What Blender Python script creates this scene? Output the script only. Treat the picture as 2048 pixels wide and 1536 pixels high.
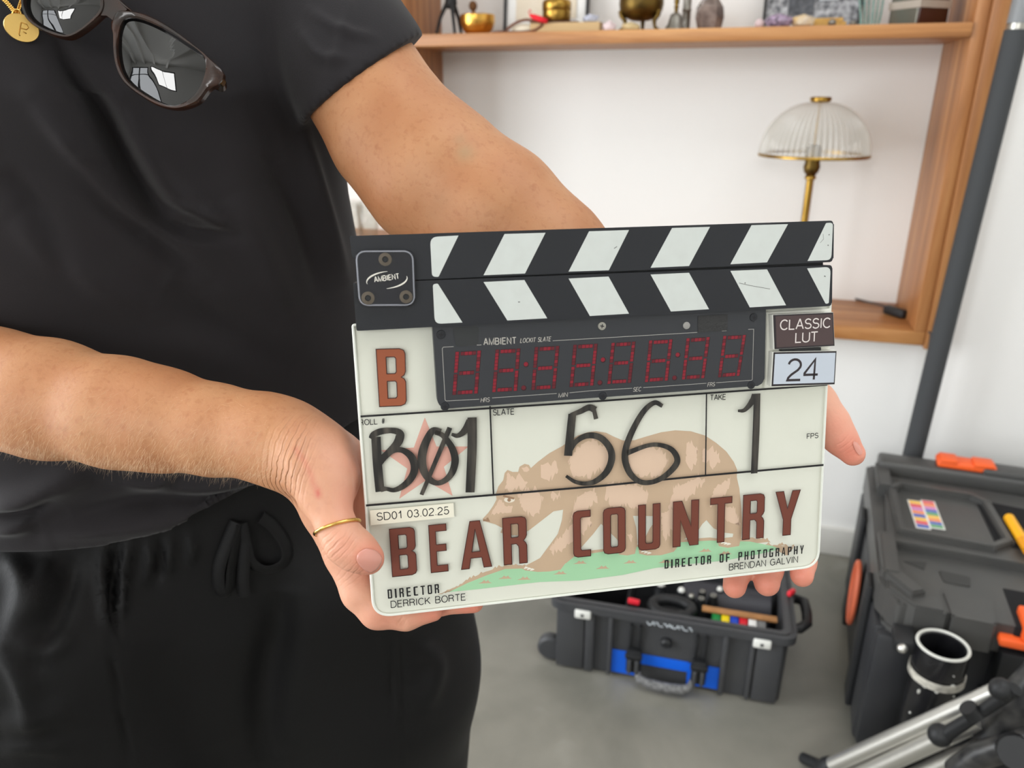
import bpy, bmesh, math, random
import numpy as np
from mathutils import Vector, Matrix
from mathutils.geometry import tessellate_polygon
from mathutils.bvhtree import BVHTree

random.seed(7); RNG = np.random.default_rng(7)
SC = bpy.context.scene
COL = SC.collection
for o in list(bpy.data.objects): bpy.data.objects.remove(o)

# ---------------------------------------------------------------- camera
F = 1538.0; PITCH = math.radians(20.84); YAW = math.radians(17.0); CAMZ = 1.25
CP, SP = math.cos(PITCH), math.sin(PITCH)
R0 = np.array([math.cos(YAW), math.sin(YAW), 0.0]); F0 = np.array([-math.sin(YAW), math.cos(YAW), 0.0])
UPZ = np.array([0, 0, 1.0])
FWD = CP*F0 - SP*UPZ; UP = SP*F0 + CP*UPZ
CAMP = np.array([0, 0, CAMZ])
cam_d = bpy.data.cameras.new('camera'); cam = bpy.data.objects.new('camera', cam_d); COL.objects.link(cam)
cam_d.sensor_width = 36.0; cam_d.lens = F/2048*36.0; cam_d.clip_start = 0.02
m = Matrix.Identity(4)
for i in range(3):
    m[i][0] = R0[i]; m[i][1] = UP[i]; m[i][2] = -FWD[i]; m[i][3] = CAMP[i]
cam.matrix_world = m
cam_d.dof.use_dof = True; cam_d.dof.focus_distance = 0.46; cam_d.dof.aperture_fstop = 9.5
SC.camera = cam

# ---------------------------------------------------------------- world, daylight, exposure
SC.view_settings.view_transform = 'Standard'; SC.view_settings.look = 'None'
SC.view_settings.gamma = 1.0; SC.view_settings.exposure = 0.08; SC.view_settings.use_curve_mapping = False
w = bpy.data.worlds.new('World'); SC.world = w; w.use_nodes = True
w.node_tree.nodes['Background'].inputs[0].default_value = (0.80, 0.90, 1.0, 1); w.node_tree.nodes['Background'].inputs[1].default_value = 1.0

def area(name, loc, rot, sx, sy, power, col=(1, 1, 1)):
    d = bpy.data.lights.new(name, 'AREA'); d.shape = 'RECTANGLE'; d.size = sx; d.size_y = sy; d.energy = power; d.color = col
    o = bpy.data.objects.new(name, d); COL.objects.link(o); o.location = loc; o.rotation_euler = rot; return o
R90 = math.pi/2
area('daylight_side', (-2.75, -0.15, 1.35), (0, -R90, 0), 2.4, 2.2, 112, (0.96, 0.98, 1.0))          # through window_1 in the left wall
area('daylight_front', (-1.85, -3.2, 1.55), (R90, 0, 0), 1.3, 2.1, 24, (0.97, 0.985, 1.0))      # through window_2 behind the camera
area('daylight_high', (-.35, -3.2, 2.2), (R90-.25, 0, 0), 1.4, 1.0, 44, (1.0, 0.99, 0.97))       # through window_4, the high window behind the camera
area('daylight_roof', (0.9, 0.5, 3.12), (0, 0, 0), 1.8, 1.6, 26, (1.0, 0.99, 0.97))           # through window_3, a skylight

# ---------------------------------------------------------------- pixel helpers (2048 x 1536 frame)
def ray(px, py):
    u = (px-1024)/F; v = (py-768)/F
    return u*R0 + FWD - v*UP
def at_d(px, py, d): return CAMP + ray(px, py)*d
def at_y(px, py, Y): r = ray(px, py); return CAMP + r*(Y/r[1])
def at_z(px, py, Z): r = ray(px, py); return CAMP + r*((Z-CAMZ)/r[2])
def project(P):
    q = np.asarray(P) - CAMP; d = q@FWD
    return np.stack([1024+F*(q@R0)/d, 768-F*(q@UP)/d], -1), d

# ---------------------------------------------------------------- materials
def lin(c):
    return tuple(((x/255)/12.92 if x/255 <= 0.04045 else (((x/255)+0.055)/1.055)**2.4) for x in c)
def mat(name, col, rough=0.5, metal=0.0, spec=0.5, bump=None, vary=None, coat=0.0, trans=0.0, ior=1.45, sheen=0.0, sss=0.0):
    """col in sRGB 0-255. bump=(scale,strength,distance); vary=(scale,amount,other colour)"""
    M = bpy.data.materials.new(name); M.use_nodes = True; nt = M.node_tree; b = nt.nodes['Principled BSDF']
    b.inputs['Base Color'].default_value = (*lin(col), 1); b.inputs['Roughness'].default_value = rough
    b.inputs['Metallic'].default_value = metal; b.inputs['Specular IOR Level'].default_value = spec
    b.inputs['Coat Weight'].default_value = coat; b.inputs['Transmission Weight'].default_value = trans; b.inputs['IOR'].default_value = ior
    b.inputs['Sheen Weight'].default_value = sheen
    if sss:
        b.inputs['Subsurface Weight'].default_value = sss; b.inputs['Subsurface Radius'].default_value = (1, .35, .2); b.inputs['Subsurface Scale'].default_value = 0.006
    tc = nt.nodes.new('ShaderNodeTexCoord')
    if vary:
        n = nt.nodes.new('ShaderNodeTexNoise'); n.inputs['Scale'].default_value = vary[0]; n.inputs['Detail'].default_value = 6
        nt.links.new(tc.outputs['Object'], n.inputs['Vector'])
        rp = nt.nodes.new('ShaderNodeMapRange'); rp.inputs[1].default_value = .35; rp.inputs[2].default_value = .7; rp.inputs[4].default_value = vary[1]
        nt.links.new(n.outputs['Fac'], rp.inputs[0])
        mx = nt.nodes.new('ShaderNodeMix'); mx.data_type = 'RGBA'
        mx.inputs[6].default_value = (*lin(col), 1); mx.inputs[7].default_value = (*lin(vary[2]), 1)
        nt.links.new(rp.outputs[0], mx.inputs[0]); nt.links.new(mx.outputs[2], b.inputs['Base Color'])
    if bump:
        n = nt.nodes.new('ShaderNodeTexNoise'); n.inputs['Scale'].default_value = bump[0]; n.inputs['Detail'].default_value = 5
        nt.links.new(tc.outputs['Object'], n.inputs['Vector'])
        bp = nt.nodes.new('ShaderNodeBump'); bp.inputs['Strength'].default_value = bump[1]; bp.inputs['Distance'].default_value = bump[2]
        nt.links.new(n.outputs['Fac'], bp.inputs['Height']); nt.links.new(bp.outputs[0], b.inputs['Normal'])
    return M

def wood(name, axis, c1, c2, c3, rough=0.42):
    M = bpy.data.materials.new(name); M.use_nodes = True; nt = M.node_tree; b = nt.nodes['Principled BSDF']
    tc = nt.nodes.new('ShaderNodeTexCoord'); mp = nt.nodes.new('ShaderNodeMapping')
    sc = [26, 26, 26]; sc[axis] = 1.6; mp.inputs['Scale'].default_value = sc
    nt.links.new(tc.outputs['Object'], mp.inputs[0])
    n = nt.nodes.new('ShaderNodeTexNoise'); n.inputs['Scale'].default_value = 1.0; n.inputs['Detail'].default_value = 9; n.inputs['Roughness'].default_value = .6; n.inputs['Distortion'].default_value = .6
    nt.links.new(mp.outputs[0], n.inputs['Vector'])
    cr = nt.nodes.new('ShaderNodeValToRGB'); e = cr.color_ramp.elements
    e[0].position = .28; e[0].color = (*lin(c1), 1); e[1].position = .72; e[1].color = (*lin(c3), 1)
    k = cr.color_ramp.elements.new(.5); k.color = (*lin(c2), 1)
    nt.links.new(n.outputs['Fac'], cr.inputs[0])
    n2 = nt.nodes.new('ShaderNodeTexNoise'); n2.inputs['Scale'].default_value = 5; nt.links.new(tc.outputs['Object'], n2.inputs['Vector'])
    mx = nt.nodes.new('ShaderNodeMix'); mx.data_type = 'RGBA'; mx.blend_type = 'MULTIPLY'; mx.inputs[0].default_value = .35
    nt.links.new(cr.outputs[0], mx.inputs[6]); nt.links.new(n2.outputs['Color'], mx.inputs[7])
    hs = nt.nodes.new('ShaderNodeMix'); hs.data_type = 'RGBA'; hs.inputs[0].default_value = .6
    nt.links.new(cr.outputs[0], hs.inputs[6]); nt.links.new(mx.outputs[2], hs.inputs[7])
    nt.links.new(cr.outputs[0], b.inputs['Base Color']); b.inputs['Roughness'].default_value = rough
    bp = nt.nodes.new('ShaderNodeBump'); bp.inputs['Strength'].default_value = .12; bp.inputs['Distance'].default_value = .002
    nt.links.new(n.outputs['Fac'], bp.inputs['Height']); nt.links.new(bp.outputs[0], b.inputs['Normal'])
    return M

def graze(nt, sock, base, edge):
    lw = nt.nodes.new('ShaderNodeLayerWeight'); lw.inputs[0].default_value = .5
    p = nt.nodes.new('ShaderNodeMath'); p.operation = 'POWER'; p.inputs[1].default_value = 4; nt.links.new(lw.outputs['Facing'], p.inputs[0])
    r = nt.nodes.new('ShaderNodeMapRange'); r.inputs[3].default_value = base; r.inputs[4].default_value = edge; nt.links.new(p.outputs[0], r.inputs[0]); nt.links.new(r.outputs[0], sock)
def thin_glass(name, tint, refl=0.06, rough=0.02):
    M = bpy.data.materials.new(name); M.use_nodes = True; nt = M.node_tree; nt.nodes.remove(nt.nodes['Principled BSDF'])
    out = nt.nodes['Material Output']; t = nt.nodes.new('ShaderNodeBsdfTransparent'); t.inputs[0].default_value = (*tint, 1)
    g = nt.nodes.new('ShaderNodeBsdfGlossy'); g.inputs['Roughness'].default_value = rough
    mx = nt.nodes.new('ShaderNodeMixShader'); graze(nt, mx.inputs[0], .04, .7); nt.links.new(t.outputs[0], mx.inputs[1]); nt.links.new(g.outputs[0], mx.inputs[2])
    nt.links.new(mx.outputs[0], out.inputs[0]); return M

MT = {}
MT['wall'] = mat('wall_paint', (240, 239, 236), .8, bump=(60, .05, .002))
MT['ceil'] = mat('ceiling_paint', (238, 237, 233), .85)
MT['base'] = mat('baseboard_paint', (214, 212, 206), .5)
MT['darkframe'] = mat('dark_window_metal', (32, 31, 31), .4)
MT['woodh'] = wood('oak_along', 0, (134, 86, 48), (174, 118, 68), (204, 150, 94))
MT['woodv'] = wood('oak_upright', 2, (130, 82, 46), (168, 112, 66), (198, 144, 92))
MT['woodd'] = wood('oak_depth', 0, (138, 84, 44), (172, 108, 60), (198, 136, 84), .35)
MT['blackcloth'] = mat('black_jersey', (40, 38, 40), .9, spec=.2, sheen=.1, bump=(900, .25, .0006), vary=(14, .5, (45, 43, 45)))
MT['trouser'] = mat('black_linen', (8, 8, 9), .6, spec=.28, sheen=.02, bump=(700, .3, .0006), vary=(12, .5, (11, 10, 12)))
MT['blk'] = mat('black_plastic', (30, 31, 33), .5, bump=(400, .1, .0005))
MT['blk2'] = mat('charcoal_plastic', (68, 68, 67), .4, bump=(300, .1, .0005), vary=(9, .6, (80, 78, 75)))
MT['case'] = mat('case_plastic', (62, 63, 66), .5, bump=(350, .2, .0006), vary=(8, .5, (74, 74, 74)))
MT['inside'] = mat('foam_and_recess_black', (15, 15, 18), .9)  # case lining; also the painted shade of the tool box pocket and well
MT['orange'] = mat('orange_plastic', (240, 98, 42), .45)
MT['orangedull'] = mat('orange_badge', (196, 98, 66), .55)
MT['red'] = mat('red_plastic', (222, 40, 56), .45)
MT['blue'] = mat('blue_tape', (14, 100, 228), .45)
MT['white'] = mat('white_plastic', (232, 232, 226), .45)
MT['alu'] = mat('brushed_aluminium', (214, 212, 206), .32, metal=.85)
MT['steel'] = mat('steel', (170, 168, 160), .3, metal=.9)
MT['brass'] = mat('brass', (176, 140, 66), .32, metal=1, vary=(30, .7, (126, 96, 44)))
MT['brassdark'] = mat('aged_brass', (120, 96, 48), .42, metal=1, vary=(25, .8, (62, 52, 34)))
MT['gold'] = mat('gold', (236, 190, 106), .2, metal=1)
MT['goldbowl'] = mat('hammered_brass', (222, 172, 84), .26, metal=1, bump=(70, .5, .004))
MT['pewter'] = mat('pewter', (134, 130, 122), .38, metal=.8, bump=(90, .4, .002))

# ---------------------------------------------------------------- object helpers
def link(name, me, m=None, parent=None, smooth=False):
    o = bpy.data.objects.new(name, me); COL.objects.link(o)
    if m is not None:
        for x in (m if isinstance(m, (list, tuple)) else [m]): me.materials.append(x)
    if parent is not None: o.parent = parent
    if smooth:
        me.polygons.foreach_set('use_smooth', [True]*len(me.polygons))
    return o
def from_py(name, V, Fc, m=None, parent=None, smooth=False, mi=None):
    me = bpy.data.meshes.new(name); me.from_pydata([tuple(map(float, v)) for v in V], [], [tuple(map(int, f)) for f in Fc]); me.update()
    o = link(name, me, m, parent, smooth)
    if mi is not None: me.polygons.foreach_set('material_index', mi)
    return o
def from_bm(name, bm, m=None, parent=None, smooth=False, sharp=None):
    me = bpy.data.meshes.new(name); bmesh.ops.recalc_face_normals(bm, faces=bm.faces[:]); bm.to_mesh(me); bm.free()
    o = link(name, me, m, parent, smooth)
    if smooth and sharp: me.set_sharp_from_angle(angle=math.radians(sharp))
    return o
def thing(name, label, cat, loc=(0, 0, 0), rot=(0, 0, 0), group=None):
    o = bpy.data.objects.new(name, None); COL.objects.link(o); o.location = loc; o.rotation_euler = rot
    o.empty_display_size = .02; return tag(o, label, cat, group)
def tag(o, label, cat, group=None):
    o['label'] = label; o['category'] = cat
    if group: o['group'] = group
    return o
def struct(o): o['kind'] = 'structure'; return o

def add_box(bm, a, b, bev=0.0, seg=2, M=None, mi=0):
    vs = [bm.verts.new((x, y, z)) for x in (a[0], b[0]) for y in (a[1], b[1]) for z in (a[2], b[2])]
    fs = [bm.faces.new([vs[i] for i in q]) for q in ((0, 1, 3, 2), (4, 6, 7, 5), (0, 4, 5, 1), (2, 3, 7, 6), (0, 2, 6, 4), (1, 5, 7, 3))]
    for f in fs: f.material_index = mi
    if bev > 0:
        es = list({e for f in fs for e in f.edges})
        r = bmesh.ops.bevel(bm, geom=es, offset=bev, segments=seg, affect='EDGES', profile=.5, clamp_overlap=True)
        vs = list({v for v in vs if v.is_valid} | set(r['verts']))
        for f in r['faces']: f.material_index = mi
    if M is not None:
        bmesh.ops.transform(bm, matrix=M, verts=[v for v in vs if v.is_valid])
def add_lathe(bm, prof, n=32, M=None, mi=0, flute=None):
    rows = []
    for (r, z) in prof:
        if r < 1e-6: rows.append([bm.verts.new((0, 0, z))])
        else:
            row = []
            for i in range(n):
                a = 2*math.pi*i/n; rr = r*(1+(flute[1]*math.cos(flute[0]*a) if flute else 0)); row.append(bm.verts.new((rr*math.cos(a), rr*math.sin(a), z)))
            rows.append(row)
    fs = []
    for p, q in zip(rows, rows[1:]):
        for i in range(n):
            j = (i+1) % n
            if len(p) == 1 and len(q) == 1: continue
            if len(p) == 1: f = [p[0], q[j], q[i]]
            elif len(q) == 1: f = [p[i], p[j], q[0]]
            else: f = [p[i], p[j], q[j], q[i]]
            fs.append(bm.faces.new(f))
    for f in fs: f.material_index = mi; f.smooth = True
    if M is not None: bmesh.ops.transform(bm, matrix=M, verts=[v for r in rows for v in r])
def add_tube(bm, pts, r, n=12, mi=0, cap=True, flat=None, closed=False):
    P = [Vector(tuple(map(float, p))) for p in pts]; rs = r if hasattr(r, '__len__') else [r]*len(P)
    rows = []; prev = None; L = len(P)
    for i, p in enumerate(P):
        if closed: t = P[(i+1) % L]-P[i-1]
        else: t = (P[min(i+1, L-1)]-P[max(i-1, 0)])
        t.normalize()
        if prev is None:
            a = Vector((0, 0, 1)) if abs(t.z) < .9 else Vector((1, 0, 0)); x = t.cross(a).normalized()
            if flat is not None: x = (Vector(flat[0])-t*t.dot(Vector(flat[0]))).normalized()
        else: x = (prev-t*t.dot(prev)).normalized()
        prev = x; y = t.cross(x); k = flat[1] if flat is not None else 1.0
        rows.append([bm.verts.new(p+x*(rs[i]*math.cos(2*math.pi*j/n))+y*(rs[i]*k*math.sin(2*math.pi*j/n))) for j in range(n)])
    fs = []
    pairs = list(zip(rows, rows[1:])) + ([(rows[-1], rows[0])] if closed else [])
    for a, b in pairs:
        for j in range(n): fs.append(bm.faces.new([a[j], a[(j+1) % n], b[(j+1) % n], b[j]]))
    for f in fs: f.smooth = True
    if cap and not closed: fs += [bm.faces.new(rows[0][::-1]), bm.faces.new(rows[-1])]
    for f in fs: f.material_index = mi
def add_ball(bm, c, r, sc=(1, 1, 1), sub=2, jit=0.0, mi=0):
    k = bmesh.ops.create_icosphere(bm, subdivisions=sub, radius=1.0)
    for v in k['verts']:
        q = 1+random.uniform(-jit, jit)
        v.co = Vector((c[0]+v.co.x*r*sc[0]*q, c[1]+v.co.y*r*sc[1]*q, c[2]+v.co.z*r*sc[2]*q))
    for f in {f for v in k['verts'] for f in v.link_faces}: f.material_index = mi; f.smooth = jit == 0
def round_poly(pts, rad, seg=6):
    n = len(pts); out = []; rr = rad if hasattr(rad, '__len__') else [rad]*n
    for i in range(n):
        p = np.array(pts[i][:2], float); a = np.array(pts[i-1][:2], float); b = np.array(pts[(i+1) % n][:2], float)
        r = rr[i]
        if r <= 0: out.append(tuple(p)); continue
        u = (a-p)/np.linalg.norm(a-p); v = (b-p)/np.linalg.norm(b-p); ang = math.acos(np.clip(u@v, -1, 1)); t = min(r/math.tan(ang/2), .49*np.linalg.norm(a-p), .49*np.linalg.norm(b-p))
        A, B = p+u*t, p+v*t
        for k in range(seg+1):
            s = k/seg; out.append(tuple((1-s)**2*A+2*s*(1-s)*p+s*s*B))
    return out
def add_prism(bm, outline, z0, z1, bev=0.0, seg=2, M=None, mi=0):
    lo = [bm.verts.new((p[0], p[1], z0)) for p in outline]; hi = [bm.verts.new((p[0], p[1], z1)) for p in outline]; n = len(lo)
    fs = [bm.faces.new(lo[::-1]), bm.faces.new(hi)] + [bm.faces.new([lo[i], lo[(i+1) % n], hi[(i+1) % n], hi[i]]) for i in range(n)]
    for f in fs: f.material_index = mi
    vs = lo+hi
    if bev > 0:
        es = list(fs[1].edges)
        r = bmesh.ops.bevel(bm, geom=es, offset=bev, segments=seg, affect='EDGES', clamp_overlap=True)
        for f in r['faces']: f.material_index = mi
        vs = list({v for v in vs if v.is_valid} | set(r['verts']))
    if M is not None: bmesh.ops.transform(bm, matrix=M, verts=vs)
def add_fill(bm, loops, z, mi=0):
    """flat filled shape: first loop the outline, others holes"""
    P = [[Vector((p[0], p[1], 0)) for p in lp] for lp in loops]
    flat = [v for lp in P for v in lp]; tri = tessellate_polygon(P)
    vs = [bm.verts.new((v.x, v.y, z)) for v in flat]
    for t in tri:
        a, b, c = (flat[i] for i in t); cr = (b-a).cross(c-a).z
        if abs(cr) < 1e-14: continue
        try: f = bm.faces.new([vs[i] for i in (t if cr > 0 else t[::-1])]); f.material_index = mi
        except ValueError: pass
def catmull(pts, k=8, closed=False):
    P = [np.array(p, float) for p in pts]; n = len(P); out = []
    rng = range(n if closed else n-1)
    for i in rng:
        p0 = P[i-1] if (i > 0 or closed) else 2*P[0]-P[1]; p1 = P[i]; p2 = P[(i+1) % n]
        p3 = P[(i+2) % n] if (i+2 < n or closed) else 2*P[-1]-P[-2]
        for s in range(k):
            t = s/k; out.append(.5*((2*p1)+(-p0+p2)*t+(2*p0-5*p1+4*p2-p3)*t*t+(-p0+3*p1-3*p2+p3)*t**3))
    if not closed: out.append(P[-1])
    return out
def add_ribbon(bm, pts, wd, z, mi=0, cap=False):
    P = [np.array(p[:2], float) for p in pts]; W = list(wd) if hasattr(wd, '__len__') else [wd]*len(P)
    K = [0]+[i for i in range(1, len(P)) if np.linalg.norm(P[i]-P[i-1]) > 1e-7]; P = [P[i] for i in K]; W = [W[i] for i in K]
    if len(P) < 2: return
    rows = []
    for i, p in enumerate(P):
        t1 = P[i]-P[i-1] if i > 0 else P[1]-P[0]; t2 = P[i+1]-P[i] if i < len(P)-1 else t1
        t1 = t1/(np.linalg.norm(t1)+1e-12); t2 = t2/(np.linalg.norm(t2)+1e-12); t = t1+t2; t = t/(np.linalg.norm(t)+1e-12)
        n = np.array([-t[1], t[0]]); c = max(.45, float(t@t2)); h = W[i]/2/c
        rows.append((bm.verts.new((*(p-n*h), z)), bm.verts.new((*(p+n*h), z))))
    for a, b in zip(rows, rows[1:]):
        try: f = bm.faces.new([a[0], b[0], b[1], a[1]]); f.material_index = mi
        except ValueError: pass

# ================================================================ SETTING
WALL_Y, FACE_Y, BACK_Y = 2.10, 2.05, 2.34
ZB, ZS = 0.69, 1.39                      # tops of the base board and of the upper shelf
XL, XR = -0.933, 0.42                    # inside of the right-hand bay
def box_obj(name, boxes, m, parent=None, bev=0.0):
    bm = bmesh.new()
    for a, b in boxes: add_box(bm, a, b, bev)
    return from_bm(name, bm, m, parent, smooth=bev > 0, sharp=40)
def concrete():
    M = mat('polished_concrete', (150, 148, 141), .34, bump=(30, .05, .002)); nt = M.node_tree; b = nt.nodes['Principled BSDF']
    tc = nt.nodes.new('ShaderNodeTexCoord'); last = None
    cols = [((118, 117, 111), (164, 161, 152), 2.3, .38, .62), ((112, 111, 106), (186, 184, 176), 6.5, .56, .76)]
    n = nt.nodes.new('ShaderNodeTexNoise'); n.inputs['Scale'].default_value = 2.6; n.inputs['Detail'].default_value = 8; n.inputs['Distortion'].default_value = .3
    cr = nt.nodes.new('ShaderNodeValToRGB'); cr.color_ramp.elements[0].position = .34; cr.color_ramp.elements[0].color = (*lin((108, 107, 99)), 1)
    cr.color_ramp.elements[1].position = .66; cr.color_ramp.elements[1].color = (*lin((146, 143, 133)), 1)
    nt.links.new(tc.outputs['Object'], n.inputs['Vector']); nt.links.new(n.outputs['Fac'], cr.inputs[0])
    n2 = nt.nodes.new('ShaderNodeTexNoise'); n2.inputs['Scale'].default_value = 7; n2.inputs['Detail'].default_value = 3; n2.inputs['Distortion'].default_value = .5
    nt.links.new(tc.outputs['Object'], n2.inputs['Vector'])
    mr = nt.nodes.new('ShaderNodeMapRange'); mr.inputs[1].default_value = .62; mr.inputs[2].default_value = .85; mr.inputs[4].default_value = .35; nt.links.new(n2.outputs['Fac'], mr.inputs[0])
    mx = nt.nodes.new('ShaderNodeMix'); mx.data_type = 'RGBA'; mx.inputs[7].default_value = (*lin((176, 174, 167)), 1)
    nt.links.new(mr.outputs[0], mx.inputs[0]); nt.links.new(cr.outputs[0], mx.inputs[6]); nt.links.new(mx.outputs[2], b.inputs['Base Color'])
    return M
struct(box_obj('floor', [((-2.7, -3.1, -.06), (2.7, 2.6, 0))], concrete()))
struct(box_obj('ceiling', [((-2.7, -3.1, 3.0), (2.7, -.3, 3.06)), ((-2.7, 1.3, 3.0), (2.7, 2.6, 3.06)), ((-2.7, -.3, 3.0), (0, 1.3, 3.06)), ((1.8, -.3, 3.0), (2.7, 1.3, 3.06))], MT['ceil']))
struct(box_obj('wall_back', [((-2.7, WALL_Y, 0), (2.7, WALL_Y+.06, .66)), ((.45, WALL_Y, .66), (2.7, WALL_Y+.06, 3)), ((-2.7, WALL_Y, .66), (-1.94, WALL_Y+.06, 3)), ((-1.94, WALL_Y, 2.12), (.45, WALL_Y+.06, 3)),
    ((-1.99, BACK_Y, .6), (.5, BACK_Y+.05, 2.2))], MT['wall']))
struct(box_obj('wall_left', [((-2.7, -3.1, 0), (-2.6, 2.16, .1)), ((-2.7, -3.1, 2.6), (-2.6, 2.16, 3)), ((-2.7, -3.1, .1), (-2.6, -1.3, 2.6)), ((-2.7, 1.0, .1), (-2.6, 2.16, 2.6))], MT['wall']))
struct(box_obj('wall_right', [((2.6, -3.1, 0), (2.7, 2.16, 3))], MT['wall']))
struct(box_obj('wall_front', [((-2.7, -3.1, 0), (-2.5, -3.0, 3)), ((-2.5, -3.1, 0), (-1.2, -3.0, .5)), ((-2.5, -3.1, 2.6), (-1.2, -3.0, 3)), ((-1.2, -3.1, 0), (-1.05, -3.0, 3)), ((-1.05, -3.1, 0), (.35, -3.0, 1.7)), ((-1.05, -3.1, 2.7), (.35, -3.0, 3)), ((.35, -3.1, 0), (2.7, -3.0, 3))], MT['wall']))
struct(box_obj('baseboard_back', [((-2.6, WALL_Y-.016, 0), (2.6, WALL_Y, .085))], MT['base'], bev=.004))
def window(name, boxes): return struct(box_obj(name, boxes, MT['darkframe']))
window('window_1', [((-2.66, -1.3, .1), (-2.6, -1.24, 2.6)), ((-2.66, .94, .1), (-2.6, 1.0, 2.6)), ((-2.66, -1.3, 2.54), (-2.6, 1.0, 2.6)), ((-2.66, -1.3, .1), (-2.6, 1.0, .16)), ((-2.65, -.18, .1), (-2.61, -.13, 2.6))])
window('window_2', [((-2.5, -3.06, .5), (-2.44, -3.0, 2.6)), ((-1.26, -3.06, .5), (-1.2, -3.0, 2.6)), ((-2.5, -3.06, 2.54), (-1.2, -3.0, 2.6)), ((-2.5, -3.06, .5), (-1.2, -3.0, .56)), ((-1.9, -3.06, .5), (-1.82, -3.0, 2.6)), ((-2.5, -3.05, 2.0), (-1.2, -3.01, 2.05))])
window('window_4', [((-1.05, -3.06, 1.7), (-1.0, -3.0, 2.7)), ((.3, -3.06, 1.7), (.35, -3.0, 2.7)), ((-1.05, -3.06, 2.65), (.35, -3.0, 2.7)), ((-1.05, -3.06, 1.7), (.35, -3.0, 1.75)), ((-.37, -3.05, 1.7), (-.33, -3.01, 2.7))])
window('window_3', [((0, -.3, 3.0), (.05, 1.3, 3.06)), ((1.75, -.3, 3.0), (1.8, 1.3, 3.06)), ((0, -.3, 3.0), (1.8, -.25, 3.06)), ((0, 1.25, 3.0), (1.8, 1.3, 3.06))])
for i, x in enumerate((-2.2, -1.5, -.8, -.1)):
    struct(box_obj('trim_%d' % (i+1), [((x-.05, -3.0, 2.84), (x+.05, 2.1, 3.0))], MT['ceil']))

# ---------------------------------------------------------------- built-in shelving
bk = thing('bookcase', 'built-in wooden shelving with oak uprights and white back, set in the wall', 'bookcase', (0, FACE_Y, 0))
FY = 0.0; BY = BACK_Y-FACE_Y
def bx(name, a, b, m, bev=.0025): return box_obj(name, [(a, b)], m, bk, bev)
bx('upright', (XL-.043, FY, ZB), (XL, BY, 2.1), MT['woodv'])
bx('upright', (XR, FY, ZB), (XR+.028, BY, 2.1), MT['woodv'])
bx('upright', (-1.94, FY, ZB), (-1.9, BY, 2.1), MT['woodv'])
bx('base_board', (-1.94, FY, .655), (XR+.0275, BY, ZB), MT['woodh'])
bx('shelf_board', (XL-.02, FY-.006, 1.36), (XR-.0005, BY, ZS), MT['woodh'])
bx('shelf_board', (-1.9, FY, .79), (XL-.0435, BY, .82), MT['woodh'])
bx('top_board', (-1.94, FY, 2.1), (XR+.0275, BY, 2.13), MT['woodh'])
bx('casing', (XR+.029, FY-.006, .648), (XR+.068, .055, 2.13), MT['woodv'])

# ---------------------------------------------------------------- table lamp
lx, ly = 0.139, 2.185
lamp = thing('table_lamp', 'brass table lamp with ribbed clear glass dome shade on the lower shelf', 'lamp', (lx, ly, ZB))
def lathe_obj(name, prof, m, parent, n=32, M=None, flute=None):
    bm = bmesh.new(); add_lathe(bm, prof, n, M, 0, flute); return from_bm(name, bm, m, parent, True, 50)
lathe_obj('base', [(0, 0), (.07, 0), (.072, .006), (.066, .014), (.04, .02), (.018, .03), (.009, .042), (0, .044)], MT['brass'], lamp)
lathe_obj('stem', [(0, .04), (.0095, .04), (.0095, .345), (.014, .348), (.014, .354), (.0105, .358), (0, .358)], MT['brass'], lamp, 20)
lathe_obj('socket', [(0, .356), (.011, .357), (.018, .366), (.021, .378), (.0185, .388), (.019, .40), (.019, .425), (.012, .432), (0, .433)], MT['brassdark'], lamp, 24)
gl = bpy.data.materials.new('ribbed_glass'); gl.use_nodes = True; nt = gl.node_tree; b = nt.nodes['Principled BSDF']
b.inputs['Base Color'].default_value = (*lin((232, 230, 224)), 1); b.inputs['Roughness'].default_value = .12; b.inputs['Specular IOR Level'].default_value = .9
t = nt.nodes.new('ShaderNodeBsdfTransparent'); t.inputs[0].default_value = (.93, .92, .9, 1); mx = nt.nodes.new('ShaderNodeMixShader')
lw = nt.nodes.new('ShaderNodeLayerWeight'); lw.inputs[0].default_value = .35; mr = nt.nodes.new('ShaderNodeMapRange'); mr.inputs[3].default_value = .30; mr.inputs[4].default_value = .92
nt.links.new(lw.outputs['Facing'], mr.inputs[0]); nt.links.new(mr.outputs[0], mx.inputs[0]); nt.links.new(t.outputs[0], mx.inputs[1]); nt.links.new(b.outputs[0], mx.inputs[2]); nt.links.new(mx.outputs[0], nt.nodes['Material Output'].inputs[0])
prof = [(.131*math.cos(a)**.86, .408+.128*math.sin(a)**1.02) for a in np.linspace(0.0, 1.40, 18)]
lathe_obj('shade', prof, gl, lamp, 56*8, flute=(56, .03))
lathe_obj('shade_rim', [(.129, .404), (.136, .404), (.137, .408), (.135, .411), (.129, .411), (.129, .404)], MT['brass'], lamp, 64)
lathe_obj('cap', [(0, .548), (.024, .547), (.026, .543), (.025, .537), (.018, .533), (0, .533)], MT['brass'], lamp, 32)
bm = bmesh.new(); add_tube(bm, [(0, 0, .432), (0, 0, .535)], .004, 10); from_bm('harp_rod', bm, MT['brass'], lamp, True, 40)
cpx = [(1640, 579), (1668, 586), (1720, 600), (1772, 613), (1812, 630), (1840, 647), (1858, 664)]
cz = [at_z(x, y, ZB+.004) for x, y in cpx]
cw = [Vector((lx+.06, ly+.02, ZB+.004))] + [Vector(p) for p in cz] + [Vector((.458, FACE_Y-.013, ZB-.02)), Vector((.462, FACE_Y-.011, ZB-.2)), Vector((.465, 2.085, .3))]
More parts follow.
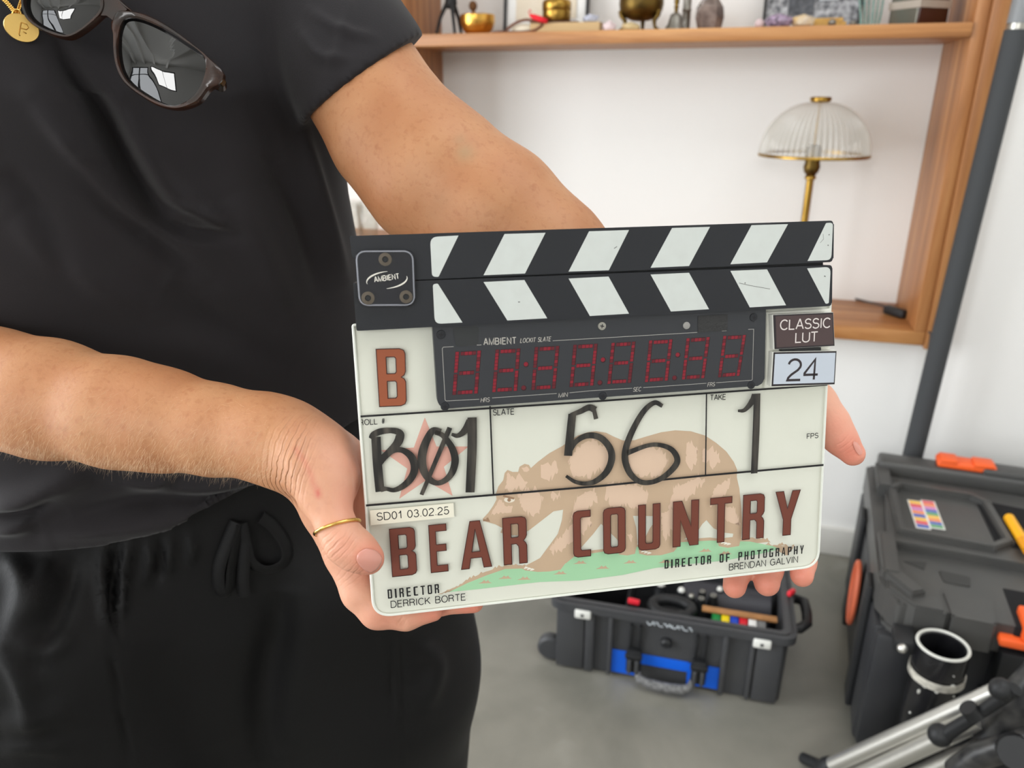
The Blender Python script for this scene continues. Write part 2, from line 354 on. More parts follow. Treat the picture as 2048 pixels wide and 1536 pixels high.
bm = bmesh.new(); add_tube(bm, [np.array(p)-np.array((lx, ly, ZB)) for p in catmull(cw, 6)], .0026, 8); cord = from_bm('cord', bm, mat('grey_cord', (74, 66, 64), .6), lamp, True)
a, b_ = at_z(1770, 617, ZB+.012), at_z(1812, 630, ZB+.012)
mid = (a+b_)/2-np.array((lx, ly, ZB)); an = math.atan2(b_[1]-a[1], b_[0]-a[0])
bm = bmesh.new(); add_box(bm, (-.033, -.012, -.011), (.033, .012, .011), .006, 3, Matrix.Translation(mid) @ Matrix.Rotation(an, 4, 'Z')); from_bm('switch', bm, MT['blk'], cord, True, 40)

# ---------------------------------------------------------------- things on the upper shelf
def sp(px, Y, z=ZS): p = at_y(px, 45, Y); return (p[0], Y, z)
def lathe_thing(name, label, cat, loc, prof, m, n=36, group=None):
    bm = bmesh.new(); add_lathe(bm, prof, n); o = from_bm(name, bm, m, None, True, 45); o.location = loc; return tag(o, label, cat, group)
t = thing('mini_tripod', 'small black camera tripod at the left end of the upper shelf', 'tripod', sp(903, 2.19))
for an in (200, 300, 70):
    c, s = math.cos(math.radians(an)), math.sin(math.radians(an)); bm = bmesh.new(); add_tube(bm, [(0.012*c, .012*s, .085), (.03*c, .03*s, .05), (.045*c, .04*s, .004)], [.006, .005, .004], 10); from_bm('leg', bm, MT['blk'], t, True, 40)
lathe_obj('head', [(0, .07), (.012, .072), (.017, .085), (.015, .1), (.02, .105), (.024, .115), (.02, .13), (0, .135)], MT['blk'], t, 20)
bo = lathe_thing('singing_bowl', 'round hammered brass bowl beside the small black tripod', 'bowl', sp(955, 2.15), [(0, .001), (.026, .001), (.04, .014), (.047, .032), (.046, .05), (.0435, .052), (.0425, .049), (.043, .033), (.036, .016), (.02, .006), (0, .005)], MT['goldbowl'], 48)
t = thing('bowl_mallet', 'brown wooden mallet with round tip standing behind the brass bowl', 'mallet', sp(950, 2.25))
pz = at_y(946, 12, 2.22)-np.array(sp(950, 2.25)); bm = bmesh.new(); add_tube(bm, [(0, 0, .004), pz*.9], .005, 10); from_bm('handle', bm, MT['woodv'], t, True, 40)
bm = bmesh.new(); add_ball(bm, pz, .0115, (1, 1, 1.15), 3); from_bm('tip', bm, mat('brown_felt', (106, 70, 36), .8), t, True)
def frame(label, px0, px1, Y, h, fm, art_boxes, group=None):
    a, b = sp(px0, Y), sp(px1, Y); wd = b[0]-a[0]
    t = thing('picture_frame', label, 'picture frame', ((a[0]+b[0])/2, Y, ZS), (math.radians(-6), 0, 0), group); f = .008
    bm = bmesh.new()
    for p, q in (((-wd/2, -.008, 0), (-wd/2+f, .008, h)), ((wd/2-f, -.008, 0), (wd/2, .008, h)), ((-wd/2+f, -.008, 0), (wd/2-f, .008, f)), ((-wd/2+f, -.008, h-f), (wd/2-f, .008, h))): add_box(bm, p, q, .001)
    from_bm('frame', bm, fm, t)
    for nm, (u0, v0, u1, v1), mm, yy in art_boxes:
        bm = bmesh.new(); add_box(bm, (-wd/2+f+u0*(wd-2*f), yy, f+v0*(h-2*f)), (-wd/2+f+u1*(wd-2*f), yy+.003, f+v1*(h-2*f))); from_bm(nm, bm, mm, t)
    return t
MT['mat'] = mat('white_card', (238, 238, 235), .7); MT['print'] = mat('beige_print', (222, 210, 188), .7, vary=(20, .6, (234, 226, 210)))
MT['bw'] = mat('grey_photograph', (60, 62, 68), .3, vary=(55, 1, (196, 198, 202)))
frame('thin black picture frame with white mat behind the brass pot', 1007, 1176, 2.285, .2, MT['darkframe'], [('mat', (0, 0, 1, 1), MT['mat'], .002), ('print', (.12, .22, .88, .9), MT['print'], -.002)])
frame('black framed grey photograph leaning on the shelf behind the crystals', 1524, 1721, 2.285, .19, MT['darkframe'], [('photograph', (0, 0, 1, 1), MT['bw'], .002), ('card', (.57, .38, .77, .9), mat('pale_card', (186, 196, 202), .6, vary=(60, .5, (214, 220, 224))), -.002), ('dark_panel', (.24, .2, .52, .6), mat('dark_print', (40, 42, 50), .4, vary=(70, .6, (120, 124, 130))), -.0015)])
# book with brass pot
bt = thing('book', 'thick book lying flat under the brass pot, pale pages facing out', 'book', sp(1135, 2.15))
hw = (sp(1205, 2.15)[0]-sp(1068, 2.15)[0])/2
bm = bmesh.new(); add_box(bm, (-hw, -.035, .003), (hw, .07, .025), .001); from_bm('pages', bm, mat('book_pages', (198, 170, 126), .8, bump=(200, .3, .001)), bt)
for z in (0, .025):
    bm = bmesh.new(); add_box(bm, (-hw-.002, -.034 if z else -.038, z), (hw*.35 if z else hw+.002, .074, z+.0035), .001); from_bm('cover', bm, mat('brown_cover', (92, 62, 46), .7), bt)
pot = thing('brass_pot', 'squat brass pot with lid standing on the book', 'pot', sp(1113, 2.16, ZS+.0285))
lathe_obj('body', [(0, 0), (.034, 0), (.0365, .004), (.0372, .022), (.0365, .0275), (0, .0275)], MT['brass'], pot)
lathe_obj('lid', [(.0365, .0277), (.0378, .029), (.0378, .047), (.034, .053), (.02, .056), (.008, .058), (.008, .064), (0, .066)], MT['brass'], pot)
# beads with red tassel
bd = thing('prayer_beads', 'string of small brown beads with a red tassel lying by the book', 'beads', sp(1040, 2.12))
pth = [(985, 66), (1005, 64), (1030, 65), (1050, 64), (1070, 60), (1085, 48), (1070, 42), (1050, 40), (1030, 47), (1015, 58)]
pl = [np.array(at_y(x, y, 2.115))-np.array(bd.location) for x, y in pth]
bm = bmesh.new()
for p in catmull(pl, 5): add_ball(bm, (p[0], p[1], max(p[2], .004)), .0042, sub=1)
from_bm('bead_string', bm, mat('brown_beads', (116, 70, 48), .5), bd, True)
bm = bmesh.new(); q = [np.array(at_y(x, y, 2.108))-np.array(bd.location) for x, y in ((1060, 30), (1068, 34), (1080, 38), (1094, 43))]; add_tube(bm, q, [.0035, .007, .0075, .006], 10); add_tube(bm, [np.array(at_y(x, y, 2.108))-np.array(bd.location) for x, y in ((1062, 32), (1057, 24), (1060, 19), (1063, 24))], .0012, 6)
from_bm('tassel', bm, mat('red_thread', (222, 34, 48), .8), bd, True)
def stone(name, label, px, py, Y, rpx, sc, m, cat='crystal', z=ZS, sub=1, jit=.18):
    p = at_y(px, py, Y); d = (p-CAMP)@FWD; r = rpx*d/F
    bm = bmesh.new(); add_ball(bm, (0, 0, 0), r, sc, sub, jit); bm.verts.ensure_lookup_table(); lo = min(v.co.z for v in bm.verts)
    o = from_bm(name, bm, m); o.location = (p[0], p[1], z-lo); return tag(o, label, cat)
stone('pale_shell', 'white oval shell lying inside the loop of brown beads', 1046, 52, 2.135, 22, (1.1, .5, .45), mat('shell', (232, 222, 200), .4), 'shell', sub=3, jit=.02)
stone('blue_crystal', 'pale blue crystal on the right end of the book', 1180, 40, 2.17, 17, (1.1, .7, .55), mat('pale_blue_crystal', (186, 190, 206), .2), z=ZS+.025)
stone('rose_crystal', 'pale pink crystal beside the right end of the book', 1219, 56, 2.13, 15, (1.1, .8, .75), mat('pale_pink_crystal', (226, 208, 210), .25))
t = thing('footed_bowl', 'dark brass bowl on three ornate legs in the middle of the shelf', 'bowl', sp(1281, 2.16))
lathe_obj('bowl', [(0, .026), (.022, .028), (.042, .036), (.053, .05), (.056, .066), (.055, .078), (.052, .078), (.051, .066), (.04, .045), (0, .036)], MT['brassdark'], t, 40)
for an in (205, 335, 90):
    c, s = math.cos(math.radians(an)), math.sin(math.radians(an)); bm = bmesh.new()
    add_tube(bm, [(.05*c, .05*s, .052), (.052*c, .052*s, .04), (.04*c, .04*s, .026), (.043*c, .043*s, .012), (.052*c, .052*s, .003)], [.003, .006, .0055, .004, .006], 10); add_ball(bm, (.052*c, .052*s, .046), .007); from_bm('leg', bm, MT['brassdark'], t, True)
stone('yellow_crystal', 'pale yellow rough stone between the legs of the footed bowl', 1262, 56, 2.12, 18, (1.2, .5, .5), mat('yellow_stone', (206, 186, 140), .4))
t = thing('hand_bell', 'pewter hand bell with narrow handle right of the footed bowl', 'bell', sp(1351, 2.13))
lathe_obj('bell', [(.0255, 0), (.027, .003), (.024, .009), (.019, .016), (.016, .028), (.0135, .037), (.006, .042), (0, .043), ], MT['pewter'], t)
lathe_obj('handle', [(0, .042), (.005, .043), (.0045, .05), (.0065, .054), (.0045, .058), (.0065, .064), (.006, .09), (0, .095)], MT['brassdark'], t, 16)
lathe_thing('silver_vial', 'slim engraved silver vial standing behind the hand bell', 'vial', sp(1372, 2.2), [(0, 0), (.011, 0), (.012, .004), (.0105, .01), (.0105, .05), (.0125, .053), (.0105, .057), (.0105, .085), (0, .087)], MT['pewter'], 24)
bm = bmesh.new(); pr = [(.027, 0), (.036, .03), (.033, .052), (.012, .086), (0, .092)]; add_lathe(bm, [(0, 0)] + pr, 6)
for v in bm.verts: v.co.x += random.uniform(-.003, .003); v.co.y += random.uniform(-.003, .003)
for f in bm.faces: f.smooth = False
o = from_bm('smoky_quartz', bm, mat('smoky_quartz', (92, 78, 72), .15, vary=(40, 1, (140, 124, 116)))); o.location = sp(1418, 2.14); tag(o, 'brown smoky quartz point standing alone left of the grey photograph', 'crystal')
stone('pink_ball', 'small round pink stone ball at the foot of the grey photograph', 1519, 47, 2.12, 9.5, (1, 1, 1), mat('pink_stone', (206, 184, 186), .35), 'ball', sub=3, jit=0)
stone('amethyst', 'purple amethyst chunk with dark rind in front of the grey photograph', 1557, 43, 2.12, 27, (1.05, .6, .52), mat('amethyst', (96, 84, 100), .3, vary=(110, 1, (182, 160, 186))), sub=2, jit=.1)
stone('citrine', 'orange and white pointed crystal right of the purple amethyst', 1607, 42, 2.12, 25, (1.05, .5, .55), mat('citrine', (204, 172, 116), .25, vary=(35, 1, (206, 196, 180))), sub=1, jit=.12)
for k, (dx, dz, rr) in enumerate(((0, .004, 0), (.01, .012, .12), (-.004, .02, -.08))):
    p = sp(1655, 2.16); bm = bmesh.new(); add_box(bm, (-.037, -.006, -.004), (.037, .006, .004), .0012); o = from_bm('wood_stick', bm, mat('pale_wood', (206, 166, 92), .7, vary=(60, .6, (176, 132, 70))))
    o.location = (p[0]+dx*.5, p[1]+.004*k, ZS+dz); o.rotation_euler = (0, 0, rr); tag(o, ['pale wood stick at the bottom of the small stack of three', 'pale wood stick in the middle of the small stack of three', 'pale wood stick on top of the small stack of three'][k], 'stick', 'pale wood sticks on the shelf')
stone('silver_bead', 'small silver bead in front of the pale wood sticks', 1664, 47, 2.1, 8, (1, 1, .9), MT['pewter'], 'bead', sub=2, jit=.04)
stone('silver_bead', 'small silver bead at the foot of the turquoise strands', 1706, 46, 2.1, 7, (1, 1, .8), MT['pewter'], 'bead', sub=2, jit=.04)
tb = thing('turquoise_necklace', 'bunch of turquoise bead strands hanging down to the shelf', 'necklace', sp(1745, 2.16))
mtq = mat('turquoise', (104, 146, 140), .4, vary=(90, 1, (152, 172, 160)))
for k in range(6):
    top = np.array(at_y(1736+k*4.5, -70, 2.17)); p = np.array(sp(1722+k*7, 2.13+.008*(k % 3))); pts = catmull([top-np.array(tb.location), (top*.5+p*.5+np.array((.004*(k-2.5), 0, .01)))-np.array(tb.location), p+np.array((0, 0, .005))-np.array(tb.location), p+np.array((-.012, -.012, .003))-np.array(tb.location)], 12)
    bm = bmesh.new()
    for q in pts: add_ball(bm, q, .0032, (1, 1, 1.35), 1)
    from_bm('bead_strand', bm, mtq, tb, True)
bt = thing('metal_bound_box', 'dark wooden box with metal front and pale band at the right end of the shelf', 'box', (sp(1836, 2.1)[0], 2.1, ZS), (0, 0, math.radians(38)))
bm = bmesh.new(); add_box(bm, (.002, .002, 0), (.09, .09, .13), .003); from_bm('body', bm, mat('dark_mahogany', (62, 32, 22), .3), bt, True, 40)
bt2 = bm = bmesh.new(); add_box(bm, (-.001, .006, .004), (.003, .086, .126), .001); from_bm('front_panel', bm, mat('dull_mirror', (128, 128, 118), .25, metal=.6), bt)
bm = bmesh.new(); add_box(bm, (-.002, .003, .037), (.091, .091, .053)); add_box(bm, (-.002, -.001, .037), (.091, .003, .053)); from_bm('band', bm, mat('carved_band', (170, 160, 148), .6, bump=(160, .8, .003)), bt)
# glassware in the left-hand bay
for k, (px, Y, lb) in enumerate(((706, 2.2, 'left of the pair behind the elbow'), (735, 2.15, 'right of the pair behind the elbow'))):
    p = at_y(px, 430, Y); bm = bmesh.new(); add_lathe(bm, [(0, .002), (.028, .002), (.034, .11), (.0325, .11), (.027, .008), (0, .008)], 28); o = from_bm('drinking_glass', bm, thin_glass('clear_glass', (.95, .96, .95)), None, True)
    o.location = (p[0], Y, .82); tag(o, 'clear drinking glass on the left bay shelf, '+lb, 'glass', 'drinking glasses in the left bay')

# ================================================================ FLOOR THINGS
# standing pole behind the tool box
p0, p1 = np.array((.447, 1.985, .0)), at_y(2034, 60, 1.985); dv = (p1-p0)/np.linalg.norm(p1-p0)
pole = thing('stand_pole', 'tall dark foam-covered pole leaning upright behind the tool box, grey top', 'pole', tuple(p0))
L1 = np.linalg.norm(p1-p0)
bm = bmesh.new(); add_tube(bm, [dv*.005, dv*L1], .0235, 28); from_bm('foam_grip', bm, mat('grey_foam', (62, 64, 66), .8, bump=(500, .3, .001)), pole, True, 40)
bm = bmesh.new(); add_tube(bm, [dv*(L1+.0005), dv*(L1+.012)], .0215, 28); from_bm('collar', bm, MT['steel'], pole, True, 40)
bm = bmesh.new(); add_tube(bm, [dv*(L1+.0125), dv*(L1+.5)], .022, 28); from_bm('upper_tube', bm, mat('grey_tube', (128, 130, 132), .45), pole, True, 40)

# ---------------------------------------------------------------- open case on the floor
cs = thing('equipment_case', 'open black rigid case with blue panel tape on the concrete floor', 'case', (-.328, 1.412, 0), (0, 0, math.radians(2.2)))
CL, CW, CH = .503, .285, .185
def cobj(name, fn, m, parent=cs, smooth=True, sharp=35):
    bm = bmesh.new(); fn(bm); return from_bm(name, bm, m, parent, smooth, sharp)
def shell(bm):
    wl = .012
    out = round_poly([(0, 0), (CL, 0), (CL, CW), (0, CW)], .022, 6); inn = round_poly([(wl, wl), (CL-wl, wl), (CL-wl, CW-wl), (wl, CW-wl)], .016, 6)
    n = len(out); lo = [bm.verts.new((p[0]*.99+.0025, p[1]*.985+.002, .004)) for p in out]; hi = [bm.verts.new((*p, CH-.022)) for p in out]
    ih = [bm.verts.new((*p, CH-.022)) for p in inn]; il = [bm.verts.new((*p, .016)) for p in inn]
    bm.faces.new(lo[::-1]); bm.faces.new(il)
    for A, B in ((lo, hi), (hi, ih), (ih, il)):
        for i in range(n): bm.faces.new([A[i], A[(i+1) % n], B[(i+1) % n], B[i]])
cobj('shell', shell, MT['case'])
def rim(bm):
    e, wl = .013, .012
    o1 = round_poly([(-e, -e), (CL+e, -e), (CL+e, CW+e), (-e, CW+e)], .03, 6); o2 = round_poly([(wl, wl), (CL-wl, wl), (CL-wl, CW-wl), (wl, CW-wl)], .016, 6)
    m1 = round_poly([(-e+.007, -e+.007), (CL+e-.007, -e+.007), (CL+e-.007, CW+e-.007), (-e+.007, CW+e-.007)], .026, 6); m2 = round_poly([(0, 0), (CL, 0), (CL, CW), (0, CW)], .022, 6)
    R = [[bm.verts.new((*p, z)) for p in q] for q, z in ((m2, CH-.022), (o1, CH-.02), (o1, CH-.002), (m1, CH), (m1, CH-.004), (m2, CH-.004), (m2, CH-.001), (o2, CH-.001), (o2, CH-.022))]; n = len(o1)
    for A, B in zip(R, R[1:]+R[:1]):
        for i in range(n): bm.faces.new([A[i], A[(i+1) % n], B[(i+1) % n], B[i]])
cobj('rim', rim, MT['case'])
cobj('lining', lambda bm: (add_box(bm, (.0125, .0125, .0165), (CL-.0125, CW-.0125, .03)), add_box(bm, (.15, .013, .03), (.156, CW-.013, .15), .001), add_box(bm, (.013, .17, .03), (.149, .176, .14), .001)), MT['inside'])
for x0, x1 in ((.07, .09), (.122, .132), (.368, .38), (.425, .435)):
    cobj('rib', lambda bm: add_box(bm, (x0, -.011, .006), (x1, .001, CH-.023), .003), MT['case'])
cobj('end_block', lambda bm: add_box(bm, (.004, -.009, .006), (.068, .001, CH-.023), .004), MT['case'])
cobj('end_block', lambda bm: add_box(bm, (.437, -.009, .006), (CL-.012, .001, CH-.023), .004), MT['case'])
for x0 in (.046, .428):
    cobj('lock_plate', lambda bm: add_box(bm, (x0, -.019, CH-.032), (x0+.036, -.0095, CH-.012), .003), MT['white'])
    cobj('lock_hole', lambda bm: add_box(bm, (x0+.014, -.0196, CH-.026), (x0+.021, -.0188, CH-.019)), MT['blk'])
def blue(bm):
    add_box(bm, (.1325, -.0016, .012), (.367, -.0004, .062))
cobj('blue_tape', lambda bm: (add_box(bm, (.1325, -.0016, .01), (.19, -.0004, .072)), add_box(bm, (.19, -.0016, .045), (.3, -.0004, .072)), add_box(bm, (.3, -.0016, .012), (.3675, -.0004, .07))), MT['blue'])
for x0 in (.166, .308):
    lt = cobj('latch', lambda bm: (add_box(bm, (x0, -.02, .03), (x0+.032, -.002, .088), .004), add_box(bm, (x0-.003, -.026, .07), (x0+.035, -.014, .084), .004), add_box(bm, (x0+.003, -.008, .088), (x0+.009, 0, .15), .002), add_box(bm, (x0+.023, -.008, .088), (x0+.029, 0, .15), .002)), MT['blk'])
    cobj('latch_grip', lambda bm: (add_box(bm, (x0+.004, -.029, .034), (x0+.012, -.0205, .07), .003), add_box(bm, (x0+.02, -.029, .034), (x0+.028, -.0205, .07), .003)), MT['case'], lt)
cobj('carry_handle', lambda bm: add_tube(bm, [(.19, -.012, .034), (.197, -.028, .026), (.22, -.034, .022), (.255, -.035, .021), (.29, -.034, .022), (.308, -.028, .026), (.314, -.012, .034)], [.007, .009, .011, .011, .011, .009, .007], 12), mat('worn_grey_grip', (84, 84, 84), .45, vary=(120, .8, (140, 140, 140))))
cobj('pressure_valve', lambda bm: add_lathe(bm, [(0, .012), (.008, .012), (.012, .008), (.013, 0)], 20, Matrix.Translation((.25, 0, .115)) @ Matrix.Rotation(R90, 4, 'X')), MT['blk'])
cobj('name_strip', lambda bm: [add_ribbon(bm, [(0.205+k*.0088, CH-.017-.0035*(1 if k % 2 else -1)), (.2094+k*.0088, CH-.017+.0045*(1 if k % 3 else -1)), (.2138+k*.0088, CH-.017-.004)], .0022, 0) for k in range(11)] and bmesh.ops.transform(bm, matrix=Matrix(((1, 0, 0, 0), (0, 0, -1, -.0136), (0, 1, 0, 0), (0, 0, 0, 1))), verts=bm.verts[:]), mat('white_lettering', (206, 214, 220), .6), smooth=False)
cobj('side_handle', lambda bm: add_tube(bm, [(CL+.008, .09, CH-.05), (CL+.03, .09, CH-.045), (CL+.045, .105, CH-.04), (CL+.047, .14, CH-.038), (CL+.045, .185, CH-.04), (CL+.03, .2, CH-.045), (CL+.008, .2, CH-.05)], .0115, 12), MT['blk'])
for y in (.02, .24):
    cobj('wheel', lambda bm: add_lathe(bm, [(0, -.014), (.026, -.014), (.032, -.009), (.032, .009), (.026, .014), (0, .014)], 28, Matrix.Translation((-.012, y, .033)) @ Matrix.Rotation(R90, 4, 'X')), MT['case'])
cobj('foot_rail', lambda bm: (add_box(bm, (.06, .02, 0), (.45, .05, .006), .001), add_box(bm, (.06, .23, 0), (.45, .26, .006), .001)), MT['blk'])
csM = Matrix.Translation((-.328, 1.412, 0)) @ Matrix.Rotation(math.radians(2.2), 4, 'Z')
def inside(name, label, cat, fn, m, group=None, at=(0, 0, 0), smooth=True):
    bm = bmesh.new(); fn(bm); o = from_bm(name, bm, m, None, smooth, 40); o.location = csM @ Vector(at); o.rotation_euler = (0, 0, math.radians(2.2)); return tag(o, label, cat, group)
rolls = [((22, 130, 62), 'green'), ((240, 212, 20), 'yellow'), ((26, 70, 190), 'blue'), ((214, 28, 44), 'red'), ((238, 238, 236), 'white'), ((120, 120, 120), 'grey')]
for k, (c, n) in enumerate(rolls):
    inside('tape_roll', n+' tape roll in the row of rolls inside the open case', 'tape', lambda bm: add_lathe(bm, [(.018, -.0085), (.045, -.0085), (.046, -.007), (.046, .007), (.045, .0085), (.018, .0085), (.018, -.0085)], 36, Matrix.Rotation(R90, 4, 'Y') @ Matrix.Rotation(math.radians(0), 4, 'X')), mat(n+'_tape', c, .5), 'tape rolls in the open case', (.352+k*.0192, .066, .118))
sa, sb = csM.inverted() @ Vector(at_z(1400, 1212, .168)), csM.inverted() @ Vector(at_z(1550, 1243, .168))
inside('wooden_stick', 'flat light brown wooden stick lying over the coloured tape rolls', 'stick', lambda bm: add_box(bm, (-.075, -.009, -.0025), (.085, .009, .0025), .001), mat('stick_wood', (176, 126, 78), .6, vary=(50, .6, (140, 98, 58))), None, tuple((sa+sb)/2))
for k, (px, py, r, tp) in enumerate(((1322, 1168, .016, 'white'), (1363, 1180, .014, 'white'), (1383, 1192, .012, 'grey'), (1403, 1196, .012, 'ring'), (1427, 1190, .013, 'ring'), (1440, 1178, .012, 'white'), (1405, 1182, .011, 'ring'))):
    P = csM.inverted() @ Vector(at_z(px, py, .15)); lb = ['thick black cylinder at the left of the knobs in the case', 'black cylinder with a bright tip, second of the knobs in the case', 'short black knob with grey top in the open case', 'black knob with pale ring in front row in the case', 'black knob with pale ring nearest the fingers in the case', 'black knob with white tip beside the fingertips in the case', 'small black knob with pale ring in back row in the case'][k]
    t = thing('knob', lb, 'knob', tuple(csM @ P - Vector((0, 0, .12))), (0, 0, 0), 'black knobs in the open case')
    bm = bmesh.new(); add_lathe(bm, [(0, 0), (r, 0), (r, .1), (r*.8, .104), (r*.8, .118), (0, .118)], 20); from_bm('body', bm, MT['blk'], t, True, 40)
    bm = bmesh.new()
    if tp == 'ring': add_lathe(bm, [(r*.35, .1185), (r*.55, .1185), (r*.55, .1205), (r*.35, .1205), (r*.35, .1185)], 16)
    else: add_ball(bm, (0, 0, .119), r*.6, sub=2)
    from_bm('tip', bm, MT['steel'] if tp != 'white' else MT['white'], t, True)
inside('black_headset', 'black padded ring lying inside the case left of the stick', 'headset', lambda bm: (add_tube(bm, [(.045*math.cos(a), .03*math.sin(a), .05) for a in np.linspace(0, 2*math.pi, 25)[:-1]], .013, 10, closed=True), add_box(bm, (-.03, -.02, 0), (.03, .02, .045), .01)), MT['blk'], None, tuple(csM.inverted() @ Vector(at_z(1345, 1208, .15)) - Vector((0, 0, .05))) [:2] + (.09,))
inside('grey_tube', 'dark grey cylinder lying along the right part of the open case', 'tube', lambda bm: add_tube(bm, [(-.1, 0, 0), (.1, 0, 0)], .048, 28), mat('dark_grey_tube', (52, 52, 58), .5), None, (.375, .19, .1))
for k, (px, py, z, lb) in enumerate(((1267, 1206, .186, 'red clip on the front edge of the open case'), (1582, 1188, .186, 'red clip on the right edge of the open case'))):
    p = at_z(px, py, z); bm = bmesh.new(); add_box(bm, (-.013, -.005, -.002), (.013, .005, .01), .003); o = from_bm('red_clip', bm, MT['red'], None, True, 40); o.location = p; o.rotation_euler = (0, .1, math.radians(4 if k == 0 else 60)); tag(o, lb, 'clip', 'red clips on the case edge')

# ---------------------------------------------------------------- tool box
TB0 = Vector((.306, 1.335, 0)); TBR = math.radians(-3.8)
tbx = thing('tool_box', 'large black rolling tool box with orange latches at right', 'tool box', tuple(TB0), (0, 0, TBR)); TM = Matrix.Translation(TB0) @ Matrix.Rotation(TBR, 4, 'Z'); TI = TM.inverted()
def tl(px, py, z): return TI @ Vector(at_z(px, py, z))
def tobj(name, fn, m, parent=tbx, sharp=35):
    bm = bmesh.new(); fn(bm); return from_bm(name, bm, m, parent, True, sharp)
BL_, BD_, LZ = .66, .585, .40
tobj('body', lambda bm: (add_box(bm, (.02, .03, .045), (BL_-.02, BD_-.03, .305), .012, 3), add_box(bm, (.0, .02, .02), (.03, BD_-.06, .3), .008), add_box(bm, (.004, .0, .02), (.075, .05, .295), .012), add_box(bm, (.0, BD_-.08, .02), (.05, BD_, .3), .008)), mat('tool_body', (40, 41, 44), .5, bump=(300, .15, .0006), vary=(7, .5, (58, 58, 58))))
for y_ in (.1, .38): tobj('side_rail', lambda bm: add_box(bm, (-.012, y_, .03), (.0, y_+.06, .33), .004), MT['blk'])
# lid: stepped plateaus and recesses built as separate shells of one part
def lid(bm):
    add_prism(bm, round_poly([(0, .06), (.03, .0), (BL_-.03, 0), (BL_, .05), (BL_, BD_), (0, BD_)], .012, 4), .312, LZ-.028, .006)
    add_prism(bm, round_poly([(.022, .215), (BL_-.02, .215), (BL_-.02, BD_-.075), (.035, BD_-.075)], .012, 4), LZ-.03, LZ-.014, .004)
    # raised border round the sticker tray
    def bar(pts, wd, z): 
        for a, b in zip(pts, pts[1:]):
            z += .0005; a, b = np.array(a), np.array(b); t = (b-a)/np.linalg.norm(b-a); n = np.array((-t[1], t[0]))*wd/2; a = a-t*wd*.4; b = b+t*wd*.4
            add_prism(bm, [tuple(a-n), tuple(b-n), tuple(b+n), tuple(a+n)], .316, z, .003)
    bar([(.045, .43), (.05, .24), (.215, .235), (.25, .27), (.235, .43), (.21, .455), (.065, .455), (.045, .43)], .018, LZ-.003)
    bar([(.02, .21), (.02, .08)], .03, LZ-.006); bar([(.02, .08), (.055, .03)], .03, LZ-.008); bar([(.03, .205), (BL_-.03, .205)], .022, LZ-.012)
    bar([(.03, BD_-.045), (.03, .44)], .03, LZ)
tobj('lid', lid, MT['blk2'])
tobj('rear_bar', lambda bm: (add_box(bm, (.02, BD_-.06, LZ-.03), (BL_-.02, BD_, LZ+.016), .01, 3), add_box(bm, (.24, BD_-.055, LZ+.01), (BL_-.05, BD_-.005, LZ+.03), .006)), MT['blk2'])
ol = tl(1925, 915, LZ+.022)
tobj('rear_latch', lambda bm: (add_box(bm, (ol.x-.062, BD_-.05, LZ+.016), (ol.x+.062, BD_-.004, LZ+.034), .006, 3), add_box(bm, (ol.x-.058, BD_-.053, LZ+.03), (ol.x-.02, BD_-.008, LZ+.04), .004), add_box(bm, (ol.x+.012, BD_-.053, LZ+.03), (ol.x+.056, BD_-.008, LZ+.04), .004)), MT['orange'])
def cheek(bm):
    add_prism(bm, [(.012, .035), (.055, -.012), (.105, -.012), (.105, .07), (.012, .07)], .312, LZ-.02, .004)
    add_prism(bm, round_poly([(.115, -.01), (.185, -.01), (.19, .06), (.165, .09), (.125, .09), (.11, .06)], .006), .312, LZ-.026, .004)
    add_prism(bm, [(.012, .03), (.055, -.014), (.105, -.014), (.105, .05), (.012, .06)], .2885, .309, .003)
tobj('corner_block', cheek, MT['blk2'])
tobj('recess_shade', lambda bm: (add_prism(bm, round_poly([(.115, .1), (.16, .1), (.165, .135), (.11, .14)], .006), LZ-.0275, LZ-.0265), add_prism(bm, [(.05, .15), (.092, .162), (.084, .132)], LZ-.0282, LZ-.0268)), mat('recess_shade_grey', (56, 56, 55), .6))  # thin flat plates, recess shade put into their darker grey
fr = tl(2030, 1212, .36)
tobj('front_pocket_shade', lambda bm: add_box(bm, (.215, -.004, .318), (.52, .12, LZ-.0265), .004), MT['inside'])  # solid block, the pocket's shade is put into its near-black colour
tobj('front_latch', lambda bm: (add_box(bm, (.192, -.022, LZ-.062), (.5, .03, LZ-.046), .005), add_box(bm, (.225, -.018, LZ-.048), (.47, .05, LZ-.012), .006, 3), add_box(bm, (.25, .0, LZ-.014), (.33, .055, LZ+.0), .006)), MT['orange'])
tobj('front_panel', lambda bm: (add_box(bm, (.2, -.02, .22), (.52, .03, .325), .006), add_box(bm, (.19, -.01, .04), (.54, .03, .215), .006)), MT['blk'])
tobj('metal_hasp', lambda bm: (add_box(bm, (.24, -.034, .19), (.31, -.0205, .262), .004), add_box(bm, (.25, -.04, .2), (.26, -.033, .25), .003), add_box(bm, (.272, -.04, .2), (.282, -.033, .25), .003), add_box(bm, (.292, -.04, .2), (.302, -.033, .25), .003), add_box(bm, (.238, -.042, .18), (.312, -.03, .196), .004)), MT['alu'])
